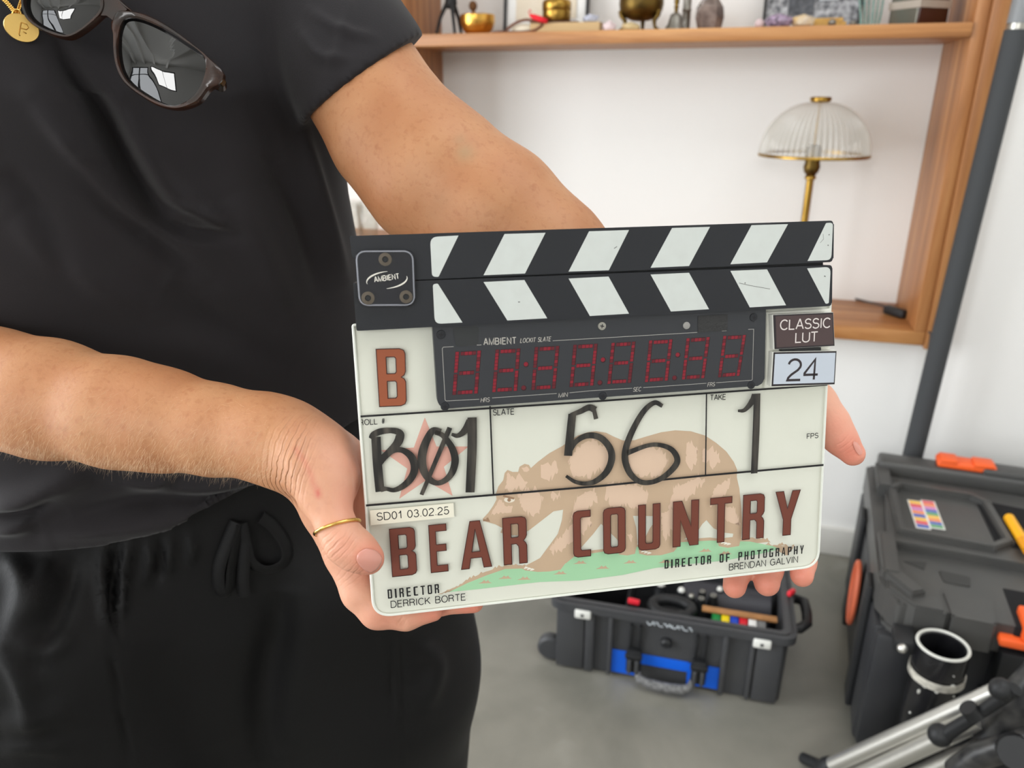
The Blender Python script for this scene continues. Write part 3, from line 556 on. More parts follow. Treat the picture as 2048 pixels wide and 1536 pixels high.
# handle well: its shade painted as a flat near-black sheet on the lid
hp = [tl(x, y, LZ-.014) for x, y in ((1950, 1000), (2100, 1030), (2120, 1120), (1990, 1085))]
tobj('handle_well_shade', lambda bm: add_prism(bm, round_poly([(p.x, p.y) for p in hp][::-1], .01), LZ-.0145, LZ-.012), MT['inside'])
tobj('badge', lambda bm: add_tube(bm, [(-.0135, .27+.045*math.cos(a), .2+.075*math.sin(a)) for a in np.linspace(0, 2*math.pi, 33)[:-1]], .006, 8, closed=True), MT['orangedull'])
tobj('badge_centre', lambda bm: add_lathe(bm, [(0, .002), (.036, .002), (.04, 0)], 32, Matrix.Translation((-.0115, .27, .2)) @ Matrix.Rotation(-R90, 4, 'Y') @ Matrix.Scale(1.75, 4, (1, 0, 0))), MT['orangedull'])
# rainbow sticker on the lid tray
st = TI @ Vector(at_z(1852, 1031, LZ-.013))
def sticker(bm):
    cols = [[1, 2, 3, 4, 5, 1, 2, 5], [2, 4, 3, 5, 6, 1, 4, 5, 6]]
    add_box(bm, (-.04, -.088, 0), (.0, .088, .0006), mi=0); add_box(bm, (.0, -.075, 0), (.04, .1, .0006), mi=0)
    for c in (0, 1):
        n = len(cols[c])
        for k, mi in enumerate(cols[c]):
            y1 = (.084 if c == 0 else .096)-k*(.168/n); add_box(bm, (-.036 if c == 0 else .003, y1-.168/n+.003, .0005), (-.003 if c == 0 else .036, y1, .001), mi=mi)
bm = bmesh.new(); sticker(bm); so = from_bm('sticker', bm, [MT['white'], mat('st_yellow', (240, 190, 80), .5), mat('st_red', (222, 84, 96), .5), mat('st_pink', (206, 130, 190), .5), mat('st_orange', (236, 140, 90), .5), mat('st_blue', (76, 100, 180), .5), mat('st_green', (92, 160, 108), .5)], tbx)
so.location = st; so.rotation_euler = (0, 0, math.radians(3)); so.scale = (.72, .72, 1)
# pen lying in the handle well
pa, pb = at_z(2018, 1036, LZ+.002), at_z(2056, 1098, LZ+.002)
pm = thing('yellow_marker', 'yellow marker pen lying in the handle well of the tool box', 'pen', tuple(pa))
dvp = (pb-pa)/np.linalg.norm(pb-pa)
bm = bmesh.new(); add_tube(bm, [(0, 0, 0), dvp*.09], .0105, 16); from_bm('barrel', bm, mat('yellow_plastic', (246, 176, 22), .4), pm, True, 40)
bm = bmesh.new(); add_tube(bm, [dvp*.0905, dvp*.13], .0112, 16); from_bm('cap', bm, mat('yellow_cap', (226, 150, 20), .4), pm, True, 40)
# rod holder tube bolted to the front
tc_ = TI @ Vector(at_y(1886, 1291, 1.262))
rh = tobj('rod_holder', lambda bm: add_lathe(bm, [(.038, tc_.z), (.0405, tc_.z+.002), (.043, tc_.z), (.043, tc_.z-.045), (.041, tc_.z-.05), (.04, .03), (.036, .028), (.036, tc_.z-.002), (.038, tc_.z)], 40, Matrix.Translation((tc_.x, tc_.y, 0))), mat('scuffed_black', (20, 20, 23), .22, bump=(40, .2, .002), vary=(28, .5, (44, 44, 46))))
tobj('holder_rim', lambda bm: add_tube(bm, [(tc_.x+.0405*math.cos(a), tc_.y+.0405*math.sin(a), tc_.z+.001) for a in np.linspace(0, 2*math.pi, 41)[:-1]], .0028, 8, closed=True), mat('worn_edge', (214, 214, 206), .4), rh)
tobj('holder_clamp', lambda bm: add_lathe(bm, [(.0435, tc_.z-.05), (.0455, tc_.z-.05), (.0455, tc_.z-.064), (.0435, tc_.z-.064), (.0435, tc_.z-.05)], 40, Matrix.Translation((tc_.x, tc_.y, 0))), mat('scratched_band', (206, 202, 190), .45, vary=(60, .8, (90, 88, 82))), rh)
def chips(bm):
    rc_ = random.Random(5)
    for k in range(26):
        a = math.radians(rc_.uniform(-140, -40)); z = tc_.z-.012-(rc_.random()**.8)*.17; add_ball(bm, (tc_.x+.0405*math.cos(a), tc_.y+.0405*math.sin(a), z), rc_.uniform(.0018, .0048), (1, .5, rc_.uniform(.6, 1.8)), 1, .3)
ch_ = tobj('paint_chips', chips, mat('white_paint_chips', (222, 222, 214), .5), rh); ch_['kind'] = 'stuff'
tobj('holder_lug', lambda bm: (add_box(bm, (tc_.x-.075, tc_.y-.006, tc_.z-.03), (tc_.x-.041, tc_.y+.05, tc_.z-.006), .004),), MT['blk'], rh)
tobj('lug_bolt', lambda bm: add_ball(bm, (tc_.x-.062, tc_.y-.008, tc_.z-.018), .009), MT['alu'], rh)

# ---------------------------------------------------------------- aluminium tripod in the corner of the picture
tr = thing('tripod', 'silver aluminium tripod legs with black clamps at lower right corner', 'tripod', (.30, 1.2, 0))
TR0 = np.array((.30, 1.2, 0))
def trp(px, py, Y): return np.array(at_y(px, py, Y))-TR0
def trobj(name, fn, m, parent=tr):
    bm = bmesh.new(); fn(bm); return from_bm(name, bm, m, parent, True, 40)
A0, A1 = trp(1664, 1530, 1.235), trp(1990, 1385, 1.13); B0, B1 = trp(1700, 1560, 1.215), trp(1960, 1440, 1.12); C0, C1 = trp(1790, 1570, 1.19), trp(1975, 1490, 1.12)
lg = trobj('leg', lambda bm: add_tube(bm, [A0, A1], .0145, 20), MT['alu'])
trobj('foot', lambda bm: add_tube(bm, [A0+(A0-A1)*.10, A0+(A0-A1)*.03, A0-(A0-A1)*.004], [.013, .019, .0165], 16), MT['blk'], lg)
trobj('leg', lambda bm: add_tube(bm, [B0, B1], .0155, 20), MT['alu']); trobj('leg', lambda bm: add_tube(bm, [C0, C1], .0145, 20), MT['alu'])
trobj('clamp', lambda bm: (add_tube(bm, [trp(1878, 1478, 1.11), trp(1960, 1425, 1.09), trp(2032, 1378, 1.07)], [.012, .009, .01], 14), add_ball(bm, trp(1880, 1470, 1.11), .0185, (1, 1, 1), 3), add_ball(bm, trp(2002, 1378, 1.075), .0165, (1, 1, 1), 3), add_tube(bm, [trp(1950, 1432, 1.088), trp(1935, 1414, 1.088)], [.014, .0135], 18)), MT['blk'])
trobj('leg_joint', lambda bm: (add_tube(bm, [trp(1915, 1545, 1.1), trp(1960, 1510, 1.09), trp(2070, 1475, 1.08)], [.022, .021, .019], 16), add_tube(bm, [trp(1985, 1480, 1.12), trp(2060, 1380, 1.12), trp(2110, 1330, 1.12)], [.034, .03, .03], 16), add_ball(bm, trp(1930, 1545, 1.09), .018, (1, 1, 1), 2)), mat('worn_black_casting', (34, 34, 36), .35, bump=(60, .3, .002), vary=(50, .5, (96, 94, 90))))
trobj('locking_knob', lambda bm: add_tube(bm, [trp(2030, 1500, 1.07), trp(2032, 1506, 1.05)], [.026, .024], 20), MT['blk'])
trobj('rear_leg', lambda bm: add_tube(bm, [trp(2060, 1400, 1.12), (.42, -.02, .2), (.45, .0, .004)], .013, 16), MT['alu'])
trobj('lower_leg', lambda bm: add_tube(bm, [A0+(A0-A1)*.05, np.array((-.085, .09, .004))], .011, 14), MT['blk'])

# ================================================================ PERSON (right L, depth D, height above the camera H; turned into the room at the end)
def LD(px, py, d):
    u = (px-1024)/F; v = (py-768)/F
    return np.array([u*d, (CP-SP*v)*d, (-SP-CP*v)*d])
def to_world(V):
    V = np.asarray(V); return V[:, :1]*R0 + V[:, 1:2]*F0 + V[:, 2:3]*UPZ + CAMP
class Field:
    def __init__(s, lo, hi, h):
        s.lo = np.array(lo, float); s.h = h; s.n = np.ceil((np.array(hi)-s.lo)/h).astype(int)+1
        s.F = np.full(s.n, .05, np.float32)
    def box(s, a, b):
        i0 = np.clip(np.floor((a-s.lo)/s.h).astype(int), 0, s.n-1); i1 = np.clip(np.ceil((b-s.lo)/s.h).astype(int)+1, 1, s.n)
        ax = [s.lo[k]+s.h*np.arange(i0[k], i1[k], dtype=np.float32) for k in range(3)]
        X = np.meshgrid(*ax, indexing='ij', sparse=True); return tuple(slice(i0[k], i1[k]) for k in range(3)), X
    def merge(s, sl, d, k):
        a = s.F[sl]
        if a.size == 0: return
        if k > 0:
            h = np.maximum(k-np.abs(a-d), 0)/k; s.F[sl] = np.minimum(a, d)-h*h*k*.25
        else: s.F[sl] = np.minimum(a, d)
    def chain(s, pts, k=.004, kin=.003, sq=None):
        """pts: list of (point, radius); neighbouring pieces blend by kin, the whole chain joins the body by k; sq=(axis, factor) flattens"""
        P = [np.array(p, float) for p, r in pts]; R = [r for p, r in pts]; pad = max(R)*1.15+k+.014
        sl, X = s.box(np.min(P, 0)-pad, np.max(P, 0)+pad); D = None
        for i in range(len(P)-1):
            a, b = P[i], P[i+1]; ba = b-a; L2 = float(ba@ba)+1e-12
            q = [X[j]-a[j] for j in range(3)]; t = np.clip((q[0]*ba[0]+q[1]*ba[1]+q[2]*ba[2])/L2, 0, 1)
            v = [q[j]-t*ba[j] for j in range(3)]
            if sq is not None:
                n, f = sq; e = v[0]*n[0]+v[1]*n[1]+v[2]*n[2]; dd = np.sqrt(v[0]**2+v[1]**2+v[2]**2-e*e*(1-1/f**2)+1e-12)
            else: dd = np.sqrt(v[0]**2+v[1]**2+v[2]**2)
            d = (dd-(R[i]+t*(R[i+1]-R[i]))).astype(np.float32)
            if D is None: D = d
            else: h = np.maximum(kin-np.abs(D-d), 0)/kin; D = np.minimum(D, d)-h*h*kin*.25
        s.merge(sl, D, k)
    def mesh(s):
        """naive surface nets"""
        Fv = s.F; Fv[0], Fv[-1], Fv[:, 0], Fv[:, -1], Fv[:, :, 0], Fv[:, :, -1] = (.05,)*6
        ins = Fv < 0; nx, ny, nz = Fv.shape
        c = [ins[i:nx-1+i, j:ny-1+j, k:nz-1+k] for i in (0, 1) for j in (0, 1) for k in (0, 1)]
        anyi = c[0].copy(); alli = c[0].copy()
        for q in c[1:]: anyi |= q; alli &= q
        cell = anyi & ~alli; I, J, K = np.nonzero(cell); N = len(I)
        idx = np.full(cell.shape, -1, np.int32); idx[I, J, K] = np.arange(N)
        acc = np.zeros((N, 3)); cnt = np.zeros(N)
        cor = [(i, j, k) for i in (0, 1) for j in (0, 1) for k in (0, 1)]; val = {q: Fv[I+q[0], J+q[1], K+q[2]].astype(float) for q in cor}
        for a in cor:
            for ax in range(3):
                if a[ax]: continue
                b = list(a); b[ax] = 1; b = tuple(b); va, vb = val[a], val[b]; mk = (va < 0) != (vb < 0); t = np.where(mk, va/(va-vb+1e-20), 0)
                p = np.zeros((N, 3)); p[:] = a; p[:, ax] += t; acc[mk] += p[mk]; cnt[mk] += 1
        V = s.lo+s.h*(np.stack([I, J, K], 1)+acc/cnt[:, None])
        Q = []
        for ax in range(3):
            sa = [slice(1, -1)]*3; sb = [slice(1, -1)]*3; sa[ax] = slice(0, -1); sb[ax] = slice(1, None)
            A, B = ins[tuple(sa)], ins[tuple(sb)]; off = [1, 1, 1]; off[ax] = 0
            for fl in (0, 1):
                m_ = (A & ~B) if fl == 0 else (~A & B); p = np.stack(np.nonzero(m_), 1)+off
                u, w_ = [(1, 2), (2, 0), (0, 1)][ax]; du = np.zeros(3, int); du[u] = 1; dw = np.zeros(3, int); dw[w_] = 1
                q = np.stack([idx[tuple((p-du-dw).T)], idx[tuple((p-dw).T)], idx[tuple(p.T)], idx[tuple((p-du).T)]], 1)
                Q.append(q if fl == 0 else q[:, ::-1])
        return V, np.concatenate(Q)
def px_chain(lst): return [(LD(x, y, d), r*d/F) for x, y, d, r in lst]

def vnormals(V, Q):
    a, b, c, d = (V[Q[:, i]] for i in range(4)); n = np.cross(c-a, d-b); N = np.zeros_like(V)
    for i in range(4): np.add.at(N, Q[:, i], n)
    return N/(np.linalg.norm(N, axis=1, keepdims=True)+1e-15)
def relax(W, Q, n):
    for _ in range(n):
        S_ = np.zeros_like(W); C_ = np.zeros(len(W))
        for i in range(4):
            for j in (1, 3): np.add.at(S_, Q[:, i], W[Q[:, (i+j) % 4]]); np.add.at(C_, Q[:, i], 1)
        W = W+.45*(S_/C_[:, None]-W)
    return W
def pl_dist(P, line):
    L = np.array(line, float); best = np.full(len(P), 1e9); tt = np.zeros(len(P)); n = len(L)-1
    for i in range(n):
        a, b = L[i], L[i+1]; ba = b-a; t = np.clip(((P-a)@ba)/(ba@ba), 0, 1); d = np.linalg.norm(P-a-t[:, None]*ba, axis=1)
        k = d < best; best[k] = d[k]; tt[k] = (i+t[k])/n
    return best, tt
def folds(W, N, lst, fade=True):
    """W world verts; each fold: (pixel polyline, width px, height m). Positive heights are ridges."""
    px, dep = project(W); face = ((CAMP-W)*N).sum(1) > 0; off = np.zeros(len(W))
    for ln, wd, h in lst:
        L = np.array(ln, float); lo, hi = L.min(0)-3.2*wd, L.max(0)+3.2*wd
        k = face & (px[:, 0] > lo[0]) & (px[:, 0] < hi[0]) & (px[:, 1] > lo[1]) & (px[:, 1] < hi[1])
        if not k.any(): continue
        d, t = pl_dist(px[k], catmull(ln, 6) if len(ln) > 2 else ln); off[k] += h*np.exp(-(d/wd)**2)*(np.clip(np.sin(np.pi*np.clip(t, .03, .97)), 0, 1)**.6 if fade else 1)
    return W+N*off[:, None]

# ---- body: one continuous surface from both arms, hands and trunk
bf = Field((-.55, .325, -.36), (.24, .76, .22), .0017)
TH = math.radians(25); FN = np.array([math.sin(TH), -math.cos(TH), 0]); SD = np.array([math.cos(TH), math.sin(TH), 0])
TC = np.array([-.285, .625, 0])
bf.chain([(TC+SD*.06+[0, 0, .08], .075), (TC-SD*.06+[0, 0, .08], .075), (TC-SD*.05+[0, 0, -.3], .07), (TC+SD*.05+[0, 0, -.3], .07), (TC+SD*.06+[0, 0, .08], .075)], 0)
bf.chain([(TC+[0, 0, .1], .06), (TC+[0, .0, .2], .055)], .02)
# her right arm (left in the picture)
bf.chain([(np.array([-.43, .60, .12]), .05), (np.array([-.475, .565, -.10]), .045), (np.array([-.465, .535, -.165]), .043)] + px_chain([(0, 779, .497, 113), (98, 798, .488, 114), (244, 826, .474, 105), (325, 840, .467, 97), (433, 860, .459, 85), (521, 872, .452, 78), (565, 884, .447, 76)]), .03, .012)
# palm, thenar and thumb
bf.chain(px_chain([(545, 880, .448, 76), (600, 905, .450, 70), (660, 935, .458, 68), (735, 985, .472, 60)]), .012, .012)
bf.chain(px_chain([(575, 886, .444, 70), (630, 918, .432, 71), (654, 962, .424, 55), (652, 1000, .418, 44)]), .012, .012)
bf.chain(px_chain([(650, 992, .419, 44), (666, 1036, .413, 36), (677, 1062, .411, 36), (692, 1087, .409, 39.5), (716, 1104, .4095, 38), (738, 1118, .411, 31)]), .005, .005)
# fingers of that hand
bf.chain(px_chain([(622, 950, .452, 58), (655, 1020, .456, 50), (690, 1108, .455, 40), (722, 1183, .452, 38), (756, 1220, .451, 36), (812, 1230, .452, 29), (866, 1222, .453, 21)]), .006, .004)
bf.chain(px_chain([(690, 985, .47, 58), (720, 1085, .475, 43), (790, 1170, .478, 36), (875, 1200, .472, 30), (948, 1206, .462, 20)]), .004, .004)
bf.chain(px_chain([(720, 960, .475, 56), (752, 1040, .486, 42), (850, 1130, .49, 34), (945, 1150, .48, 24)]), .004, .004)
bf.chain(px_chain([(735, 930, .475, 50), (790, 985, .49, 36), (880, 1050, .49, 28), (940, 1070, .482, 20)]), .004, .004)
# her left arm (right in the picture)
bf.chain(px_chain([(600, -40, .56, 120), (672, 70, .55, 110), (735, 180, .54, 116), (790, 268, .532, 125), (868, 350, .527, 138), (985, 435, .522, 137), (1090, 520, .517, 122), (1200, 622, .512, 104), (1310, 727, .509, 86), (1392, 805, .505, 74)]), .03, .014)
bf.chain(px_chain([(1392, 805, .505, 74), (1440, 870, .508, 66), (1490, 930, .511, 58), (1500, 1000, .514, 52)]), .012, .01)
bf.chain(px_chain([(1420, 830, .505, 68), (1500, 900, .509, 58), (1566, 1000, .512, 44), (1598, 1080, .517, 28), (1606, 1122, .514, 25), (1604, 1151, .506, 23)]), .006, .004)
bf.chain(px_chain([(1420, 850, .507, 64), (1480, 930, .511, 56), (1545, 1030, .517, 44), (1541, 1100, .522, 28), (1538, 1138, .516, 26.5), (1534, 1167, .506, 25.5)]), .004, .004)
bf.chain(px_chain([(1410, 860, .507, 60), (1450, 940, .511, 52), (1492, 1035, .517, 42), (1482, 1102, .522, 27), (1475, 1140, .514, 26), (1469, 1173, .505, 23.5)]), .004, .004)
bf.chain(px_chain([(1400, 870, .507, 54), (1420, 950, .51, 44), (1440, 1020, .513, 38), (1432, 1080, .516, 29), (1426, 1118, .508, 23)]), .004, .004)
bf.chain(px_chain([(1450, 820, .502, 60), (1550, 800, .496, 58), (1622, 812, .492, 50), (1658, 848, .491, 39), (1680, 877, .49, 31), (1705, 907, .489, 25)]), .01, .005)
bV, bQ = bf.mesh(); del bf
bW = to_world(bV); bN = vnormals(bW, bQ)
if ((bW-bW.mean(0))*bN).sum() < 0: bQ = bQ[:, ::-1]; bN = -bN
crease = [([(588, 828), (562, 880), (552, 940)], 4.0, -.0009), ([(602, 842), (574, 892), (562, 955)], 4.5, -.001), ([(616, 852), (590, 900), (574, 972)], 4, -.0008), ([(572, 826), (548, 880), (536, 930)], 3.5, -.0006), ([(630, 862), (606, 915), (588, 985)], 3.5, -.0006), ([(556, 830), (532, 880), (526, 930)], 3, -.0005),
          ([(655, 1075), (672, 1090), (690, 1086)], 3.5, -.0006), ([(660, 1088), (682, 1098), (702, 1086)], 4, -.0008), ([(672, 1104), (690, 1106), (706, 1098)], 3, -.0005), ([(640, 935), (690, 942), (706, 962)], 5, -.0007),
          ([(700, 888), (716, 960), (718, 1010)], 10, -.002), ([(700, 1150), (716, 1160), (730, 1156)], 5, -.0008), ([(798, 1238), (803, 1248), (803, 1258)], 6, -.002), ([(760, 1230), (775, 1240), (788, 1254)], 4, -.0006),
          ([(1697, 880), (1712, 884), (1722, 898)], 3, -.0006), ([(560, 905), (590, 940), (610, 985)], 14, .0015)]
bW = folds(bW, bN, crease)
bW = relax(bW, bQ, 2)
person = thing('person', 'person in black shirt and loose black trousers holding the film slate with both hands', 'person', tuple(to_world([[-.27, .62, -CAMZ]])[0]))
PL = np.array(person.location)
skin = bpy.data.materials.new('skin'); skin.use_nodes = True; nt = skin.node_tree; b = nt.nodes['Principled BSDF']; LK = nt.links.new
tc = nt.nodes.new('ShaderNodeTexCoord')
def noise(sc, det=4, dist=0): n = nt.nodes.new('ShaderNodeTexNoise'); n.inputs['Scale'].default_value = sc; n.inputs['Detail'].default_value = det; n.inputs['Distortion'].default_value = dist; LK(tc.outputs['Object'], n.inputs['Vector']); return n.outputs['Fac']
def rng(src, a, b_, c=0, d=1): r = nt.nodes.new('ShaderNodeMapRange'); r.inputs[1].default_value = a; r.inputs[2].default_value = b_; r.inputs[3].default_value = c; r.inputs[4].default_value = d; LK(src, r.inputs[0]); return r.outputs[0]
def mixc(fac, A, B):
    x = nt.nodes.new('ShaderNodeMix'); x.data_type = 'RGBA'; LK(fac, x.inputs[0])
    for s_, i in ((A, 6), (B, 7)):
        if isinstance(s_, tuple): x.inputs[i].default_value = (*lin(s_), 1)
        else: LK(s_, x.inputs[i])
    return x.outputs[2]
def attr(nm): a = nt.nodes.new('ShaderNodeAttribute'); a.attribute_name = nm; return a.outputs['Fac']
c0 = mixc(rng(noise(26, 5), .35, .65), (188, 136, 97), (177, 121, 83))
c0 = mixc(rng(noise(260, 4), .53, .70, 0, .34), c0, (158, 100, 64))
c0 = mixc(rng(noise(170, 2, .2), .62, .72, 0, .42), c0, (164, 104, 70))
c0 = mixc(attr('palm'), c0, (226, 170, 146)); c0 = mixc(attr('red'), c0, (222, 128, 108)); c0 = mixc(attr('scratch'), c0, (190, 74, 70)); c0 = mixc(attr('vein'), c0, (150, 138, 104))
LK(c0, b.inputs['Base Color']); b.inputs['Roughness'].default_value = .5; b.inputs['Specular IOR Level'].default_value = .35
b.inputs['Subsurface Weight'].default_value = .12; b.inputs['Subsurface Radius'].default_value = (1, .35, .2); b.inputs['Subsurface Scale'].default_value = .005
bp = nt.nodes.new('ShaderNodeBump'); bp.inputs['Strength'].default_value = .25; bp.inputs['Distance'].default_value = .0008; LK(noise(420, 4, .3), bp.inputs['Height'])
def crease_bump(prev, nm, axis, freq, dist):
    d_ = nt.nodes.new('ShaderNodeVectorMath'); d_.operation = 'DOT_PRODUCT'; LK(tc.outputs['Object'], d_.inputs[0]); d_.inputs[1].default_value = tuple(axis*freq)
    m1 = nt.nodes.new('ShaderNodeMath'); m1.operation = 'MULTIPLY_ADD'; LK(noise(55, 3), m1.inputs[0]); m1.inputs[1].default_value = 16.0; LK(d_.outputs['Value'], m1.inputs[2])
    m2 = nt.nodes.new('ShaderNodeMath'); m2.operation = 'SINE'; LK(m1.outputs[0], m2.inputs[0])
    m3 = nt.nodes.new('ShaderNodeMath'); m3.operation = 'MULTIPLY'; LK(rng(m2.outputs[0], -1, -.1), m3.inputs[0]); LK(attr(nm), m3.inputs[1])
    q = nt.nodes.new('ShaderNodeBump'); q.inputs['Strength'].default_value = 1.0; q.inputs['Distance'].default_value = dist; LK(m3.outputs[0], q.inputs['Height']); LK(prev, q.inputs['Normal']); return q.outputs[0]
ax1 = to_world([LD(600, 905, .45)])[0]-to_world([LD(433, 850, .459)])[0]; ax1 /= np.linalg.norm(ax1)
ax2 = to_world([LD(716, 1104, .4095)])[0]-to_world([LD(677, 1062, .411)])[0]; ax2 /= np.linalg.norm(ax2)
LK(crease_bump(crease_bump(bp.outputs[0], 'wrist', ax1, 1700.0, .0010), 'knuckle', ax2, 2000.0, .00035), b.inputs['Normal'])
body = from_py('body', bW-PL, bQ, skin, person, True)
ppx, pdep = project(bW)
def blob(lst):
    v = np.zeros(len(bW))
    for x, y, r, a in lst: v = np.maximum(v, a*np.exp(-(((ppx[:, 0]-x)**2+(ppx[:, 1]-y)**2)/r**2)))
    return v
def setattr_(nm, v): at = body.data.attributes.new(nm, 'FLOAT', 'POINT'); at.data.foreach_set('value', v.astype(np.float32))
setattr_('palm', np.clip(np.maximum(np.clip((ppx[:, 0]-1360)/120, 0, 1)*np.clip((ppx[:, 1]-680)/120, 0, 1), np.clip((ppx[:, 0]-540)/140, 0, 1)*np.clip((ppx[:, 1]-780)/120, 0, 1)*(ppx[:, 0] < 1000)*.7), 0, 1))
setattr_('red', blob([(748, 1122, 40, .75), (690, 1095, 30, .25), (870, 1225, 45, .6), (770, 1240, 40, .3), (940, 1208, 40, .8), (1472, 1180, 50, .7), (1535, 1175, 50, .7), (1604, 1155, 45, .7), (1700, 905, 50, .75), (1670, 860, 40, .4), (715, 1000, 40, .35), (730, 930, 40, .3)]))
setattr_('wrist', np.exp(-((ppx[:, 0]-572-(930-ppx[:, 1])*.25)/34)**2)*np.clip((ppx[:, 1]-820)/70, 0, 1)*(ppx[:, 0] < 700)); setattr_('knuckle', blob([(672, 1090, 24, 1.0), (690, 1080, 20, .8), (705, 1150, 22, .7), (800, 1235, 14, .6), (1690, 885, 20, .5)]))
scr, _ = pl_dist(ppx, [(592, 898), (610, 925), (620, 945), (632, 985), (637, 992)]); setattr_('scratch', .28*np.exp(-(scr/6.0)**2)*(pdep < .46)+.5*np.exp(-(((ppx[:, 0]-637)/5)**2+((ppx[:, 1]-985)/9)**2))*(pdep < .46))
setattr_('vein', blob([(930, 305, 18, .4), (920, 280, 12, .25), (880, 400, 22, .12), (870, 425, 30, .1)]))
bodyT = BVHTree.FromPolygons([tuple(v) for v in bW], [tuple(int(i) for i in q) for q in bQ])
def hit(tree, px, py):
    d = Vector(ray(px, py)).normalized(); r = tree.ray_cast(Vector(CAMP), d); return r
def patch(name, tree, quad, n, mm, off, mat_, parent, loc, bulge=0.0):
    a, b_, c, d = [np.array(q, float) for q in quad]; V = []; last = None
    for i in range(n+1):
        for j in range(mm+1):
            u_, v_ = 2*i/n-1, 2*j/mm-1; s, t = .5+.5*u_*math.sqrt(1-.42*v_*v_), .5+.5*v_*math.sqrt(1-.42*u_*u_); p = (1-s)*((1-t)*a+t*b_)+s*((1-t)*d+t*c); r = hit(tree, *p)
            if r[0] is None: V.append(last if last is not None else np.array(at_d(p[0], p[1], .41))); continue
            last = np.array(r[0])+np.array(r[1])*(off+bulge*math.sin(math.pi*s)*math.sin(math.pi*t)) if (np.array(r[1])@(CAMP-np.array(r[0]))) > 0 else np.array(r[0]); V.append(last)
    Fc = [(i*(mm+1)+j, i*(mm+1)+j+1, (i+1)*(mm+1)+j+1, (i+1)*(mm+1)+j) for i in range(n) for j in range(mm)]
    return from_py(name, np.array(V)-loc, Fc, mat_, parent, True)
MT['nail'] = mat('nail', (214, 148, 132), .22, coat=.4, sss=.1)
nl = patch('thumbnail', bodyT, [(706, 1116), (731, 1092), (768, 1114), (742, 1150)], 14, 12, .0006, MT['nail'], person, PL, .0008)
so_ = nl.modifiers.new('thick', 'SOLIDIFY'); so_.thickness = .0006; so_.offset = -1
nl2 = patch('thumbnail', bodyT, [(1702, 884), (1712, 882), (1727, 906), (1716, 912)], 6, 5, .0005, MT['nail'], person, PL, .0004)

# ---- shirt
def interp_tab(z, tab): t = np.array(tab); o = np.argsort(t[:, 0]); return np.interp(z, t[o, 0], t[o, 1])
sf = Field((-.56, .42, -.40), (.10, .86, .34), .0026)
sl, X = sf.box(sf.lo, sf.lo+sf.h*sf.n)
def trunk(X, tab):
    z = X[2].ravel(); cx, cy, a, b_ = (interp_tab(z, [(r[0], r[i]) for r in tab])[None, None, :] for i in (1, 2, 3, 4))
    dx, dy = X[0]-cx, X[1]-cy; x = dx*SD[0]+dy*SD[1]; y = dx*FN[0]+dy*FN[1]; p = 2.35
    r = (np.abs(x/a)**p+np.abs(y/b_)**p)**(1/p); return ((r-1)*np.minimum(a, b_)).astype(np.float32)
SHIRT = [(.30, -.302, .66, .06, .055), (.24, -.302, .65, .075, .07), (.18, -.305, .64, .14, .095), (.10, -.308, .63, .170, .115), (0, -.308, .622, .172, .132), (-.08, -.306, .628, .172, .124), (-.16, -.303, .64, .176, .115), (-.24, -.298, .642, .182, .116), (-.32, -.30, .64, .192, .122), (-.42, -.30, .64, .2, .125)]
d = trunk(X, SHIRT); sf.merge(sl, d, 0)
def cut_chain(fld, pts, P0, n, k, kin=.02):
    g = Field(fld.lo, fld.lo+fld.h*(fld.n-1), fld.h); g.F = np.full(fld.n, .05, np.float32); g.chain(pts, 0, kin)
    pl = ((X[0]-P0[0])*n[0]+(X[1]-P0[1])*n[1]+(X[2]-P0[2])*n[2]).astype(np.float32)
    fld.merge(tuple(slice(0, q) for q in fld.n), np.maximum(g.F, pl), k)
Pa, Pb, Pc = LD(648, 214, .535), LD(806, 102, .545), LD(705, 148, .46)
n = np.cross(Pb-Pa, Pc-Pa); n = n/np.linalg.norm(n); dirv = LD(790, 268, .532)-LD(672, 70, .55)
if n@dirv < 0: n = -n
cut_chain(sf, px_chain([(470, -150, .58, 150), (560, -90, .57, 155), (640, 10, .556, 138), (716, 140, .543, 134), (766, 240, .535, 137)]), Pa, n, .014)
cut_chain(sf, [(np.array([-.40, .62, .17]), .07), (np.array([-.46, .59, .05]), .062), (np.array([-.48, .57, -.08]), .058)], np.array([-.47, .58, .0]), np.array([-.1, -.1, -1.0]), .014)
hz = interp_tab(X[0].ravel(), [(-.6, -.33), (-.389, -.327), (-.313, -.3255), (-.255, -.3145), (-.215, -.300), (-.167, -.278), (-.1, -.262), (0, -.26)])[:, None, None]
sf.F = np.maximum(sf.F, (hz-X[2]).astype(np.float32)*.9)
sV, sQ = sf.mesh(); del sf
sW = relax(to_world(sV), sQ, 5); sN = vnormals(sW, sQ)
if ((sW-sW.mean(0))*sN).sum() < 0: sQ = sQ[:, ::-1]; sN = -sN
